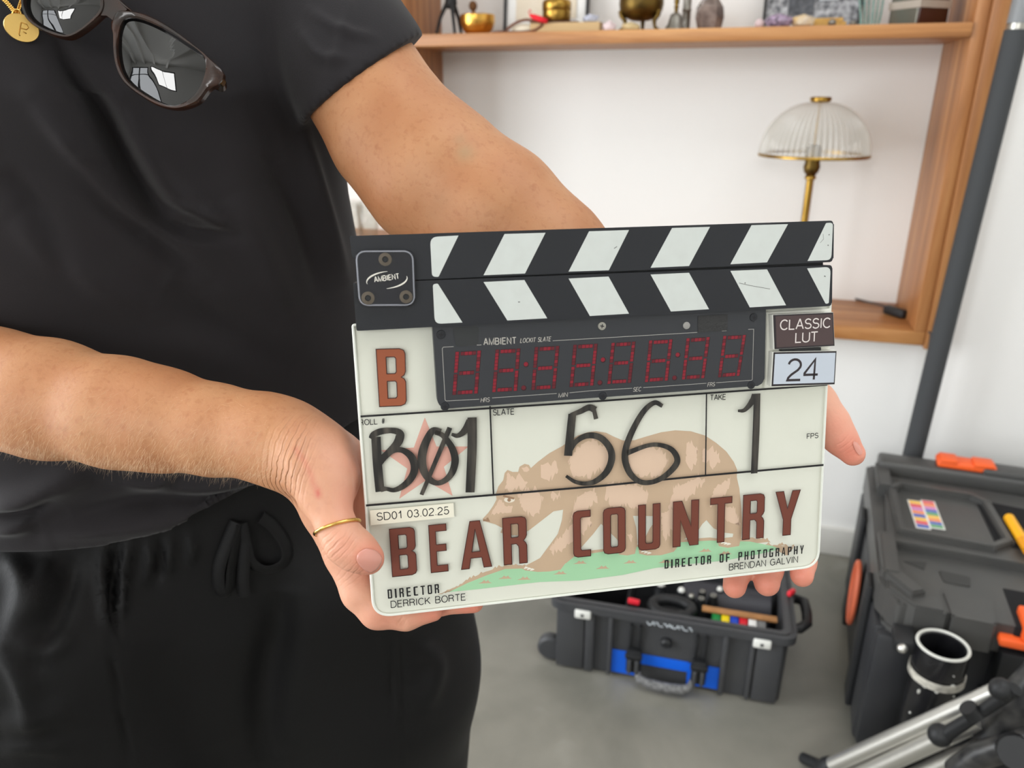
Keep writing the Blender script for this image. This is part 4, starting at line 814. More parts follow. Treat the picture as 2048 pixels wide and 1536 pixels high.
sfolds = [([(95, 60), (150, 150), (205, 225), (255, 320), (310, 405), (365, 440)], 28, -.013), ([(235, 215), (285, 300), (330, 370), (400, 420)], 26, .006), ([(60, 190), (150, 300), (215, 395), (300, 470)], 26, .006),
    ([(150, 310), (210, 400), (290, 470), (420, 570)], 24, -.007), ([(300, 430), (370, 465), (470, 470)], 16, -.005), ([(330, 400), (400, 425), (450, 455)], 14, .004), ([(460, 380), (520, 500), (590, 640)], 36, .005), ([(560, 330), (610, 450), (650, 600)], 26, -.005), ([(600, 250), (640, 400), (690, 560)], 18, .005),
    ([(30, 420), (140, 520), (300, 620)], 40, .004), ([(330, 560), (450, 660), (600, 740)], 40, -.006), ([(480, 180), (540, 300), (560, 420)], 36, -.003), ([(0, 330), (80, 430), (150, 560)], 30, -.004),
    ([(-20, 1010), (80, 985), (190, 935)], 30, .012), ([(-20, 1055), (40, 1050), (75, 1040)], 18, .008), ([(-10, 1030), (60, 1022), (120, 985)], 12, -.007), ([(130, 1035), (260, 1010), (420, 1000), (560, 960)], 26, -.007), ([(100, 1070), (250, 1052), (400, 1030)], 22, .005), ([(240, 960), (310, 965), (340, 940)], 18, .006), ([(340, 985), (450, 975), (560, 940)], 20, .006),
    ([(700, -20), (690, 60), (660, 150)], 14, .0015), ([(620, 20), (680, 60), (750, 75)], 12, .0018), ([(600, 60), (640, 110), (700, 120)], 12, .002)]
sfolds = [(l_, w_*.9, h_*1.7) for l_, w_, h_ in sfolds]
sW = folds(sW, sN, sfolds)
# thin hem: groove line just above each edge
shirt = from_py('shirt', sW-PL, sQ, MT['blackcloth'], person, True)
shirtT = BVHTree.FromPolygons([tuple(v) for v in sW], [tuple(int(i) for i in q) for q in sQ])

# ---- trousers
tf = Field((-.56, .40, -1.19), (.06, .92, -.20), .0042)
sl, X = tf.box(tf.lo, tf.lo+tf.h*tf.n)
TRT = [(-.18, -.30, .645, .165, .096), (-.30, -.30, .645, .184, .103), (-.36, -.297, .645, .218, .108), (-.45, -.30, .645, .245, .118), (-.55, -.30, .65, .24, .118), (-.64, -.29, .655, .225, .105), (-.76, -.28, .66, .2, .07), (-1.3, -.28, .66, .02, .02)]
d = trunk(X, TRT); d = np.maximum(d, (-.74-X[2]).astype(np.float32)); d = np.maximum(d, (X[2]+.215).astype(np.float32)); tf.merge(sl, d, 0)
HC = np.array([-.25, .652, 0])
tf.chain([(HC+SD*.088+FN*.015+[0, 0, -.44], .112), (HC+SD*.1+FN*.012+[0, 0, -.6], .112), (HC+SD*.1+[0, 0, -.85], .098), (HC+SD*.1+[0, 0, -1.06], .09)], .035, .03)
tf.chain([(HC-SD*.17+FN*.015+[0, 0, -.44], .118), (HC-SD*.18+FN*.012+[0, 0, -.6], .13), (HC-SD*.165+[0, 0, -.85], .105), (HC-SD*.16+[0, 0, -1.06], .09)], .012, .03)
tV, tQ = tf.mesh(); del tf
tW = relax(to_world(tV), tQ, 3); tN = vnormals(tW, tQ)
if ((tW-tW.mean(0))*tN).sum() < 0: tQ = tQ[:, ::-1]; tN = -tN
tfolds = [([(207, 1090), (203, 1150), (208, 1220), (225, 1290)], 9, .006), ([(262, 1080), (245, 1160), (240, 1240)], 9, .006), ([(233, 1090), (225, 1200), (230, 1270)], 9, -.006), ([(300, 1085), (300, 1130), (290, 1170)], 9, .004), ([(340, 1075), (340, 1110), (335, 1150)], 8, .004), ([(320, 1080), (320, 1130), (312, 1170)], 8, -.003), ([(380, 1065), (385, 1100), (380, 1130)], 8, .003), ([(20, 1110), (50, 1180), (20, 1290)], 26, .007), ([(100, 1110), (85, 1180), (60, 1240)], 18, .006), ([(150, 1110), (130, 1200), (70, 1330)], 20, -.005),
    ([(-10, 1280), (40, 1350), (70, 1460)], 22, .006), ([(30, 1280), (90, 1300), (150, 1260)], 22, .004), ([(0, 1450), (60, 1440), (150, 1420)], 26, .004), ([(0, 1500), (70, 1490), (140, 1500)], 18, .004), ([(204, 1110), (206, 1210), (226, 1330), (250, 1480), (262, 1540)], 4, -.003), ([(560, 1180), (550, 1280), (530, 1400), (535, 1540)], 36, -.012), ([(778, 1262), (782, 1350), (779, 1440)], 4, -.003), ([(800, 1250), (806, 1400), (800, 1540)], 4, -.002), ([(840, 1280), (870, 1330), (850, 1420)], 20, .006)]
tfolds = [(l_, w_, h_*1.5) for l_, w_, h_ in tfolds]
tW = folds(tW, tN, tfolds)
trousers = from_py('trousers', tW-PL, tQ, MT['trouser'], person, True)
trT = BVHTree.FromPolygons([tuple(v) for v in tW], [tuple(int(i) for i in q) for q in tQ])
def over(tree, pts, off):
    out = []
    for p in pts:
        r = hit(tree, *p); out.append(np.array(r[0])+np.array(r[1])*off if r[0] is not None else (out[-1] if out else at_d(p[0], p[1], .55)))
    return out
for ln in ([(470, 1040), (452, 1085), (437, 1130), (437, 1170), (448, 1184), (458, 1172), (462, 1130), (472, 1085), (480, 1045)], [(480, 1042), (490, 1090), (500, 1120), (530, 1135), (568, 1122), (572, 1090), (545, 1050), (520, 1030)], [(488, 1080), (486, 1120), (484, 1160), (488, 1188)]):
    w3 = over(trT, [tuple(q) for q in catmull(ln, 5)], .0045); bm = bmesh.new(); add_tube(bm, [np.array(q)-PL for q in w3], .0055, 10, flat=(tuple(R0), .28)); from_bm('drawstring', bm, MT['trouser'], person, True, 50)
for sx in (.1, -.16):
    q = HC+SD*sx; bm = bmesh.new(); pts = [to_world([q+FN*f+[0, 0, z-0.0]])[0]-PL for f, z in ((-.06, .045-CAMZ), (.02, .05-CAMZ), (.1, .04-CAMZ), (.16, .032-CAMZ))]; add_tube(bm, pts, [.034, .042, .04, .026], 16); from_bm('shoe', bm, MT['blk'], person, True, 60)

# ---- fine arm hair along the lower edge of the near forearm
hv, hf = [], []
tries = 0; made = 0
while made < 2400 and tries < 11000:
    tries += 1; x = RNG.uniform(2, 545); yb = np.interp(x, [0, 98, 195, 293, 423, 545], [897, 915, 930, 938, 946, 955]); yt = yb-150
    u = RNG.random()**2.0; y = yb-3-u*(yb-yt); r = hit(bodyT, x, y)
    if r[0] is None or (Vector(CAMP)-r[0]).length > .6: continue
    p = np.array(r[0]); nn = np.array(r[1]); ax = -R0*.35-UPZ*.75+nn*.55+RNG.normal(size=3)*.22; ax /= np.linalg.norm(ax); ln = RNG.uniform(.0025, .0072)*(1-.3*u)*(.7+min(1, 6*u)*.4)
    side = np.cross(ax, nn); side = side/(np.linalg.norm(side)+1e-9); up_ = np.cross(side, ax); curl = RNG.normal(size=3)*.0022; wd = .000038; base = len(hv)
    for k in range(4):
        t = k/3; c = p-nn*.0002+ax*ln*t+curl*t*t-UPZ*.0008*t*t; q = wd*(1-.75*t)
        for a in (0, 2.094, 4.189): hv.append(c+side*q*math.cos(a)+up_*q*math.sin(a))
    for k in range(3):
        for j in range(3): hf.append((base+k*3+j, base+k*3+(j+1) % 3, base+k*3+3+(j+1) % 3, base+k*3+3+j))
    made += 1
hair = from_py('arm_hair', np.array(hv)-PL, hf, mat('blond_hair', (236, 206, 168), .35), person, True); hair['kind'] = 'stuff'

# ---- ring, necklace, sunglasses
ra = LD(674, 1055, .4118); axv = LD(683, 1078, .4095)-LD(670, 1028, .4135); axv = to_world([axv])[0]-CAMP; axv /= np.linalg.norm(axv)
rc = to_world([ra])[0]; ring = thing('ring', 'thin gold ring on the thumb of the hand at left', 'ring', tuple(rc))
e1 = np.cross(axv, UPZ); e1 /= np.linalg.norm(e1); e2 = np.cross(axv, e1)
rp_ = []
for a in np.linspace(0, 2*math.pi, 61)[:-1]:
    dr = e1*math.cos(a)+e2*math.sin(a); h_ = bodyT.ray_cast(Vector(rc+dr*.018), Vector(-dr)); rr_ = .018-h_[3] if h_[0] is not None else .0105
    rp_.append(rr_ if .006 < rr_ < .0155 else .0108)
rp_ = np.array(rp_); rp_ = np.mean([np.roll(rp_, k) for k in range(-3, 4)], 0)+.00075
bm = bmesh.new(); add_tube(bm, [(e1*math.cos(a)+e2*math.sin(a))*q for a, q in zip(np.linspace(0, 2*math.pi, 61)[:-1], rp_)], .00095, 10, closed=True); ro = from_bm('band', bm, MT['gold'], ring, True)
nk = thing('necklace', 'gold chain necklace with a small round engraved pendant at top left', 'necklace', tuple(at_d(46, 60, .44)))
NL = np.array(nk.location)
def on_shirt(px, py, off): return over(shirtT, [(px, py)], off)[0]
def chain_path(ln, off): return [on_shirt(x, y, off) if y > -30 else None for x, y in ln]
for ln in ([(35, 32), (28, 22), (18, 10), (8, 0), (-4, -14), (-16, -30), (-34, -60)], [(37, 32), (41, 22), (45, 10), (49, 0), (54, -20), (60, -46), (66, -80)]):
    bm = bmesh.new(); P = catmull([on_shirt(x, y, .004) for x, y in ln], 7)
    for i in range(0, len(P)-1):
        c = (P[i]+P[i+1])/2-NL; t = P[i+1]-P[i]; L_ = np.linalg.norm(t)
        if L_ < 1e-6: continue
        t = t/L_; s_ = np.cross(t, FWD if i % 2 else R0); s_ /= np.linalg.norm(s_)
        add_tube(bm, [c+t*math.cos(a)*L_*.62+s_*math.sin(a)*.0011 for a in np.linspace(0, 2*math.pi, 11)[:-1]], .00035, 5, closed=True)
    from_bm('chain', bm, MT['gold'], nk, True)
pc = on_shirt(46, 61, .005); pr_ = on_shirt(38, 35, .005)
nrm = CAMP-pc; nrm /= np.linalg.norm(nrm); ex = R0*math.cos(.35)-UP*math.sin(.35); ex = ex-nrm*(ex@nrm); ex /= np.linalg.norm(ex); ey = np.cross(nrm, ex)
dpx = np.linalg.norm(pc-CAMP)/F*.95
def loc_m(c, ex, ey, ez): return Matrix(((ex[0], ey[0], ez[0], c[0]), (ex[1], ey[1], ez[1], c[1]), (ex[2], ey[2], ez[2], c[2]), (0, 0, 0, 1)))
Mp = loc_m(pc-NL, ex, ey, nrm)
bm = bmesh.new(); add_lathe(bm, [(0, -.0006), (24*dpx, -.0006), (25*dpx, 0), (24*dpx, .0006), (0, .0004)], 40, Mp @ Matrix.Diagonal((1.02, .86, 1, 1))); pd_ = from_bm('pendant', bm, mat('pendant_gold', (240, 200, 120), .28, metal=1, bump=(300, .2, .0006)), nk, True, 40)
bm = bmesh.new()
for q in ([(-2, 8), (-2, -11), (0, -13)], [(-2, 8), (6, 8), (9, 4), (7, 0), (-2, -1)], [(3, -5), (8, -6)]): add_tube(bm, [Mp @ Vector((x*dpx, y*dpx, .0008)) for x, y in q], .9*dpx, 6)
from_bm('engraving', bm, mat('engraved_gold', (176, 132, 66), .4, metal=1), pd_, True)
bm = bmesh.new(); cc = pr_-NL; add_tube(bm, [cc+ex*math.cos(a)*6*dpx+ey*math.sin(a)*8*dpx for a in np.linspace(0, 2*math.pi, 17)[:-1]], 1.6*dpx, 8, closed=True); from_bm('loop', bm, MT['gold'], nk, True)

sg = thing('sunglasses', 'dark tortoiseshell sunglasses hooked on the neckline of the black shirt', 'sunglasses')
s0 = on_shirt(330, 130, .012); s1 = on_shirt(120, 25, .012); SDp = .4375
sgx = at_d(440, 152, SDp+.004)-at_d(120, -20, SDp-.004); sgx /= np.linalg.norm(sgx); sgn = CAMP-at_d(300, 120, SDp); sgn /= np.linalg.norm(sgn); sgn = sgn+UPZ*.10-R0*.02; sgn = sgn-sgx*(sgn@sgx); sgn /= np.linalg.norm(sgn); sgy = np.cross(sgn, sgx)
SO = at_d(216, 30, SDp); sg.matrix_world = loc_m(SO, sgx, sgy, sgn)
def sl_(px, py, w_=0.0):
    r = ray(px, py); t = ((SO+sgn*w_-CAMP)@sgn)/(r@sgn); q = CAMP+r*t-SO; return np.array([q@sgx, q@sgy])
lensR = [(247, 45), (262, 37), (290, 42), (330, 60), (370, 84), (404, 108), (413, 125), (412, 148), (400, 178), (380, 200), (352, 213), (325, 208), (292, 190), (262, 168), (245, 142), (238, 110), (238, 75)]
outR = [(236, 24), (262, 23), (300, 33), (345, 58), (390, 92), (425, 122), (448, 148), (440, 168), (420, 180), (400, 205), (372, 217), (348, 219), (318, 212), (285, 194), (252, 168), (236, 140), (229, 105), (228, 70), (224, 50)]
lensL = [(205, 2), (200, 22), (188, 38), (165, 58), (142, 70), (128, 71), (105, 64), (80, 52), (62, 36), (54, 18), (53, 0), (60, -30), (85, -55), (130, -62), (175, -45)]
outL = [(212, 10), (208, 28), (195, 42), (168, 64), (146, 76), (128, 77), (102, 70), (75, 56), (56, 40), (47, 20), (46, 0), (52, -36), (80, -66), (130, -74), (185, -54), (205, -20)]
TORT = mat('tortoiseshell', (20, 18, 16), .25, coat=.2, vary=(60, .5, (84, 42, 20)))
LENS = mat('dark_mirror_lens', (5, 5, 6), .02, spec=.7, ior=1.5, coat=.6)
def curve_z(p): return -3.2*(p[0]-.028)**2-2.5*p[1]**2*.4 if p[0] > 0 else -3.2*(p[0]+.028)**2-1.0*p[1]**2
def sgl(lens, outl, nm):
    lp = [sl_(*q) for q in catmull(lens, 4, True)]; op = [sl_(*q) for q in catmull(outl, 4, True)]
    bm = bmesh.new(); n = 96
    def resample(P, n):
        P = np.array(P+[P[0]]); s = np.r_[0, np.cumsum(np.linalg.norm(np.diff(P, axis=0), axis=1))]; c = P[:-1].mean(0)
        ang = np.unwrap(np.arctan2(P[:, 1]-c[1], P[:, 0]-c[0])); tgt = np.linspace(0, 2*np.pi, n, endpoint=False); out = []
        A = np.mod(np.arctan2(P[:-1, 1]-c[1], P[:-1, 0]-c[0]), 2*np.pi); Rr = np.hypot(P[:-1, 0]-c[0], P[:-1, 1]-c[1]); o = np.argsort(A); A2 = np.r_[A[o]-2*np.pi, A[o], A[o]+2*np.pi]; R2 = np.r_[Rr[o]]*1; R2 = np.r_[R2, R2, R2]
        return [c+np.interp(t, A2, R2)*np.array((math.cos(t), math.sin(t))) for t in tgt]
    c = np.mean(lp, 0); I_ = resample(lp, n); O_ = resample(op, n)
    rings = []
    for P, z in ((I_, -.0022), (I_, .0016), ([i*.75+o*.25 for i, o in zip(I_, O_)], .0024), ([i*.25+o*.75 for i, o in zip(I_, O_)], .0024), (O_, .0012), (O_, -.003)): rings.append([bm.verts.new((*p, z)) for p in P])
    for A, B in zip(rings, rings[1:]+rings[:1]):
        for i in range(n): bm.faces.new([A[i], A[(i+1) % n], B[(i+1) % n], B[i]])
    from_bm('frame_rim', bm, TORT, sg, True, 40)
    bm = bmesh.new(); rows = [[bm.verts.new((*c, .0038))]]
    for s in (.25, .5, .75, 1.0): rows.append([bm.verts.new((*(c+(p-c)*s), .0038-.0040*s*s)) for p in I_])
    for i in range(n): bm.faces.new([rows[0][0], rows[1][i], rows[1][(i+1) % n]])
    for A, B in zip(rows[1:], rows[2:]):
        for i in range(n): bm.faces.new([A[i], B[i], B[(i+1) % n], A[(i+1) % n]])
    for f in bm.faces: f.smooth = True
    from_bm('lens', bm, LENS, sg, True)
sgl(lensR, outR, 'r'); sgl(lensL, outL, 'l')
bm = bmesh.new(); br = [sl_(*q) for q in ((203, 26), (190, 44), (210, 30), (224, 32), (232, 48), (238, 62), (240, 22), (262, 22), (232, 2), (224, -8), (205, -22))]
add_prism(bm, [tuple(sl_(*q)) for q in ((199, 38), (207, 31), (216, 31), (226, 38), (232, 52), (240, 28), (262, 22), (238, 6), (226, -6), (206, -22), (205, 10))], -.003, .0016, .0006)
from_bm('bridge', bm, TORT, sg, True, 40)
q = [sl_(*p) for p in ((436, 150), (442, 168), (400, 150), (300, 60), (200, -60))]
bm = bmesh.new(); add_tube(bm, [(*sl_(434, 150), -.006), (*sl_(430, 158), -.011), (*sl_(395, 140), -.0125), (*sl_(290, 60), -.013), (*sl_(180, -40), -.012)], [.0022, .0042, .0042, .0034, .003], 12, flat=((0, 0, 1), 1.0)); from_bm('temple', bm, TORT, sg, True, 40)
bm = bmesh.new(); add_box(bm, (*(sl_(438, 160)-.002), -.006), (*(sl_(438, 160)+.002), .0), .0008); from_bm('hinge', bm, MT['brassdark'], sg)

# ================================================================ FILM SLATE
SQ = [np.array(q) for q in ((-.0828143, -.02786769, .40434435), (.18768058, -.04570429, .45059745), (.1923472, .11458116, .4818863), (-.07814772, .13241776, .4356332))]
def c2w(q): return CAMP + R0*q[0] - UP*q[1] + FWD*q[2]
sTL, sTR, sBR, sBL = (c2w(q) for q in SQ)
sX = sTR-sTL+sBR-sBL; sX /= np.linalg.norm(sX); sYv = sTL-sBL+sTR-sBR; sYv -= sX*(sYv@sX); sYv /= np.linalg.norm(sYv); sZ = np.cross(sX, sYv)
sO = (sBL+sBR)/2
slate = thing('film_slate', 'white film clapperboard slate with red digits, bear drawing and brown lettering held in both hands', 'clapperboard')
slate.matrix_world = loc_m(sO, sX, sYv, sZ)
MM = .001
def S(px, py, wmm=0.0):
    r = ray(px, py); t = ((sO+sZ*wmm*MM-CAMP)@sZ)/(r@sZ); q = CAMP+r*t-sO; return np.array([q@sX, q@sYv])
def SS(lst, wmm=0.0): return [S(x, y, wmm) for x, y in lst]
def sobj(name, fn, m, parent=slate, smooth=False, sharp=35):
    bm = bmesh.new(); fn(bm); o = from_bm(name, bm, m, parent, smooth, sharp); return o
def flatobj(name, fn, m, parent=slate):
    bm = bmesh.new(); fn(bm); me = bpy.data.meshes.new(name); bm.to_mesh(me); bm.free(); return link(name, me, m, parent)
W2 = .1375; HB = float(S(1190, 637)[1])
ACR = mat('white_acrylic', (226, 226, 216), .3, spec=.5); INK = mat('black_ink', (16, 15, 18), .5); BLKP = mat('slate_black', (29, 31, 36), .42, bump=(600, .08, .0004))
TITLE = mat('brown_letters', (112, 58, 44), .5); EDGE = mat('letter_edge', (58, 22, 20), .5)
def outl(off=0.0, r=.0105): return round_poly([(-W2-off, HB+.003), (-W2-off, -off), (W2+off, -off), (W2+off, HB+.003)], [.001, r, r, .001], 10)
sobj('board', lambda bm: add_prism(bm, outl()[::-1], -6*MM, -2.3*MM, .0006), ACR, smooth=True)
cov = bpy.data.materials.new('clear_acrylic'); cov.use_nodes = True; nt = cov.node_tree; nt.nodes.remove(nt.nodes['Principled BSDF'])
tb_ = nt.nodes.new('ShaderNodeBsdfTransparent'); tb_.inputs[0].default_value = (.985, .99, .975, 1); gb_ = nt.nodes.new('ShaderNodeBsdfGlossy'); gb_.inputs['Roughness'].default_value = .08
mx_ = nt.nodes.new('ShaderNodeMixShader'); graze(nt, mx_.inputs[0], .015, .4)
for a_, b_2 in ((tb_.outputs[0], 1), (gb_.outputs[0], 2)): nt.links.new(a_, mx_.inputs[b_2])
nt.links.new(mx_.outputs[0], nt.nodes['Material Output'].inputs[0])
flatobj('clear_cover', lambda bm: add_fill(bm, [outl(-.0006)[::-1]], -.1*MM), cov)
sobj('cover_edge', lambda bm: [add_tube(bm, [(*p, -1.2*MM) for p in outl(.0, .0105)], .0008, 6, closed=True)], mat('frosted_edge', (232, 234, 226), .25), smooth=True)

# printed bear and ground, lying on the white board under the clear cover
BW = -2.2
BROWN = mat('print_tan', (200, 172, 146), .5); LIGHT = mat('print_light_tan', (224, 194, 172), .5); GREEN = mat('print_green', (166, 212, 172), .5); STARM = mat('print_star', (226, 170, 156), .5)
def c7(l): return [(940+x/3.531, 830+y/3.531) for x, y in l]
bear = c7([(88, 735), (130, 690), (165, 640), (188, 595), (182, 560), (200, 505), (235, 460), (245, 410), (265, 388), (300, 402), (340, 402), (350, 365), (385, 345), (415, 352), (430, 375), (480, 330), (560, 270), (650, 220), (700, 185), (760, 145), (830, 122), (890, 114), (960, 125), (1020, 155), (1080, 180), (1160, 178), (1250, 150), (1350, 122), (1450, 108), (1560, 115), (1660, 145), (1740, 198), (1810, 258), (1862, 330), (1886, 385), (1884, 440), (1902, 520), (1914, 640), (1922, 760), (1916, 860), (1900, 925), (1820, 938), (1758, 926), (1745, 895), (1800, 868), (1855, 862), (1860, 838), (1790, 830), (1720, 800), (1670, 742), (1640, 770), (1610, 818), (1555, 850), (1500, 885), (1440, 965), (1350, 990), (1250, 992), (1195, 980), (1190, 950), (1230, 880), (1270, 800), (1335, 714), (1150, 712), (1172, 790), (1182, 900), (1165, 980), (1110, 992), (1050, 984), (1060, 930), (1040, 880), (990, 830), (925, 768), (870, 840), (790, 930), (700, 1010), (640, 1092), (560, 1105), (480, 1108), (390, 1098), (366, 1082), (410, 1055), (495, 1010), (550, 935), (620, 840), (650, 740), (658, 668), (590, 680), (500, 750), (420, 812), (350, 850), (250, 845), (215, 830), (228, 798), (180, 772), (110, 752)])
rj = random.Random(3)
def jag(poly, amp=9, step=9):
    """fur edge: alternating spikes along an outline given in picture pixels"""
    out = []; n = len(poly)
    for i in range(n):
        a, b = np.array(poly[i], float), np.array(poly[(i+1) % n], float); L = np.linalg.norm(b-a); k = max(1, int(L/step))
        for j in range(k):
            p = a+(b-a)*j/k; out.append(tuple(p)); q = a+(b-a)*(j+.5)/k; out.append((q[0]+rj.uniform(-.2, .45)*amp*.6, q[1]-rj.uniform(-.6, 1)*amp))
    return out
patches = [[(262, 455), (330, 432), (372, 448), (402, 470), (380, 520), (300, 540), (240, 530)], [(192, 620), (215, 600), (245, 640), (300, 640), (290, 690), (200, 700), (140, 715)], [(330, 560), (470, 520), (520, 590), (480, 690), (410, 720), (360, 650)], [(500, 350), (610, 330), (620, 400), (560, 470), (500, 440)],
    [(690, 330), (760, 220), (860, 170), (960, 230), (985, 320), (930, 400), (830, 450), (720, 420)], [(1120, 290), (1200, 225), (1330, 240), (1400, 320), (1350, 420), (1200, 440), (1130, 390)], [(970, 480), (1180, 500), (1260, 560), (1240, 640), (1010, 660), (950, 590)], [(760, 580), (870, 520), (900, 600), (780, 720), (700, 760)], [(700, 790), (840, 700), (860, 780), (720, 900), (590, 990), (560, 950)],
    [(1530, 200), (1600, 220), (1600, 330), (1560, 400), (1520, 320)], [(1640, 230), (1720, 240), (1770, 320), (1720, 370), (1640, 330)], [(1440, 520), (1620, 440), (1660, 470), (1520, 610), (1400, 660)], [(1720, 520), (1840, 430), (1830, 520), (1740, 620), (1690, 640)], [(1350, 690), (1500, 640), (1440, 760), (1380, 900), (1350, 820)], [(1790, 660), (1860, 640), (1905, 780), (1840, 760), (1780, 720)], [(570, 560), (630, 540), (640, 590), (590, 610)], [(1100, 830), (1150, 860), (1140, 900)], [(258, 420), (275, 412), (290, 440), (258, 450)], [(362, 372), (400, 362), (420, 388), (380, 400)]]
bear_o = flatobj('bear_print', lambda bm: add_fill(bm, [SS(bear, BW)], (BW+.03)*MM), BROWN)
def fur(bm):
    for i, p in enumerate(patches): add_fill(bm, [SS(jag(c7(p), 4.5 if i in (1, 17, 18, 16) else 12, 6.5), BW)], (BW+.05+.001*i)*MM)
flatobj('bear_fur', fur, LIGHT, bear_o)
def eye(bm):
    add_fill(bm, [SS(c7([(240+38*math.cos(a)+38, 598+20*math.sin(a)) for a in np.linspace(0, 6.28, 18)[:-1]]), BW)], (BW+.08)*MM)
flatobj('bear_eye', eye, mat('print_cream', (236, 226, 212), .5), bear_o)
flatobj('bear_pupil', lambda bm: (add_fill(bm, [SS(c7([(276+13*math.cos(a), 600+13*math.sin(a)) for a in np.linspace(0, 6.28, 14)[:-1]]), BW)], (BW+.1)*MM), add_ribbon(bm, SS(c7([(235, 570), (270, 580), (312, 590)]), BW), .0012, (BW+.1)*MM), add_ribbon(bm, SS(c7([(92, 742), (130, 745), (120, 725)]), BW), .0012, (BW+.1)*MM)), mat('print_dark_tan', (162, 128, 102), .5), bear_o)
def claws(bm):
    for x, y in ((380, 1085), (402, 1092), (424, 1098), (1208, 968), (1228, 976), (1250, 982), (1772, 908), (1792, 914), (1812, 918)): add_ribbon(bm, SS(c7([(x, y), (x+14, y-9), (x+30, y-8)]), BW), [.0003, .0014, .0004], (BW+.1)*MM)
flatobj('bear_claws', claws, mat('print_white', (240, 236, 226), .5), bear_o)
gtop = [(876, 1190), (905, 1176), (935, 1160), (965, 1146), (985, 1139), (1010, 1130), (1045, 1131), (1080, 1138), (1120, 1132), (1150, 1105), (1240, 1094), (1330, 1082), (1365, 1079), (1420, 1075), (1470, 1082), (1500, 1075), (1530, 1079), (1560, 1088), (1590, 1094)]
gbot = [(1572, 1108), (1520, 1116), (1450, 1127), (1380, 1133), (1310, 1142), (1245, 1156), (1160, 1167), (1080, 1170), (1010, 1178), (950, 1184), (905, 1189)]
flatobj('ground_outline', lambda bm: add_fill(bm, [SS(jag(gtop[:9], 5, 8)+gtop[9:14]+jag(gtop[14:], 5, 7)[:-16]+[(x+2, y+3) for x, y in gbot], BW)], (BW+.01)*MM), BROWN)
flatobj('ground_print', lambda bm: add_fill(bm, [SS([(898, 1184), (935, 1166), (975, 1150), (1010, 1138), (1045, 1137), (1080, 1143), (1115, 1140), (1150, 1112), (1240, 1098), (1330, 1086), (1420, 1081), (1500, 1083), (1545, 1092), (1560, 1098), (1520, 1108), (1450, 1121), (1380, 1128), (1310, 1136), (1245, 1150), (1160, 1161), (1080, 1164), (1010, 1172), (950, 1179)], BW)], (BW+.02)*MM), GREEN)
def tufts(bm):
    for x, y in ((1120, 1145), (1160, 1124), (1205, 1134), (1260, 1123), (1330, 1122), (1410, 1100), (1010, 1154), (1048, 1156), (970, 1163), (1255, 1100), (1450, 1105)):
        add_fill(bm, [SS([(x-14, y+4), (x-6, y+1), (x-2, y-3), (x+2, y), (x+6, y-3), (x+9, y+1), (x+14, y+3)], BW)], (BW+.06)*MM)
flatobj('ground_tufts', tufts, BROWN)
sc_ = S(851, 924, BW); so2 = S(849.5, 835, BW); R_ = np.linalg.norm(so2-sc_); a0 = math.atan2(*(so2-sc_)[::-1])
flatobj('star_print', lambda bm: add_fill(bm, [[sc_+(R_ if k % 2 == 0 else R_*.42)*np.array((math.cos(a0+k*math.pi/5), math.sin(a0+k*math.pi/5))) for k in range(10)]], (BW+.02)*MM), STARM)

# ruled lines
def lines(bm):
    for l, wd in (([(721, 833), (980, 816.5), (1200, 802), (1413, 786.5), (1655, 769.5)], .0011), ([(732, 1011), (985, 990), (1200, 972), (1411, 951), (1647, 930)], .0012), ([(980, 812), (987, 989)], .0009), ([(1413, 785), (1411, 951)], .0008)):
        add_ribbon(bm, SS(l), wd, .02*MM)
flatobj('ruled_lines', lines, INK)

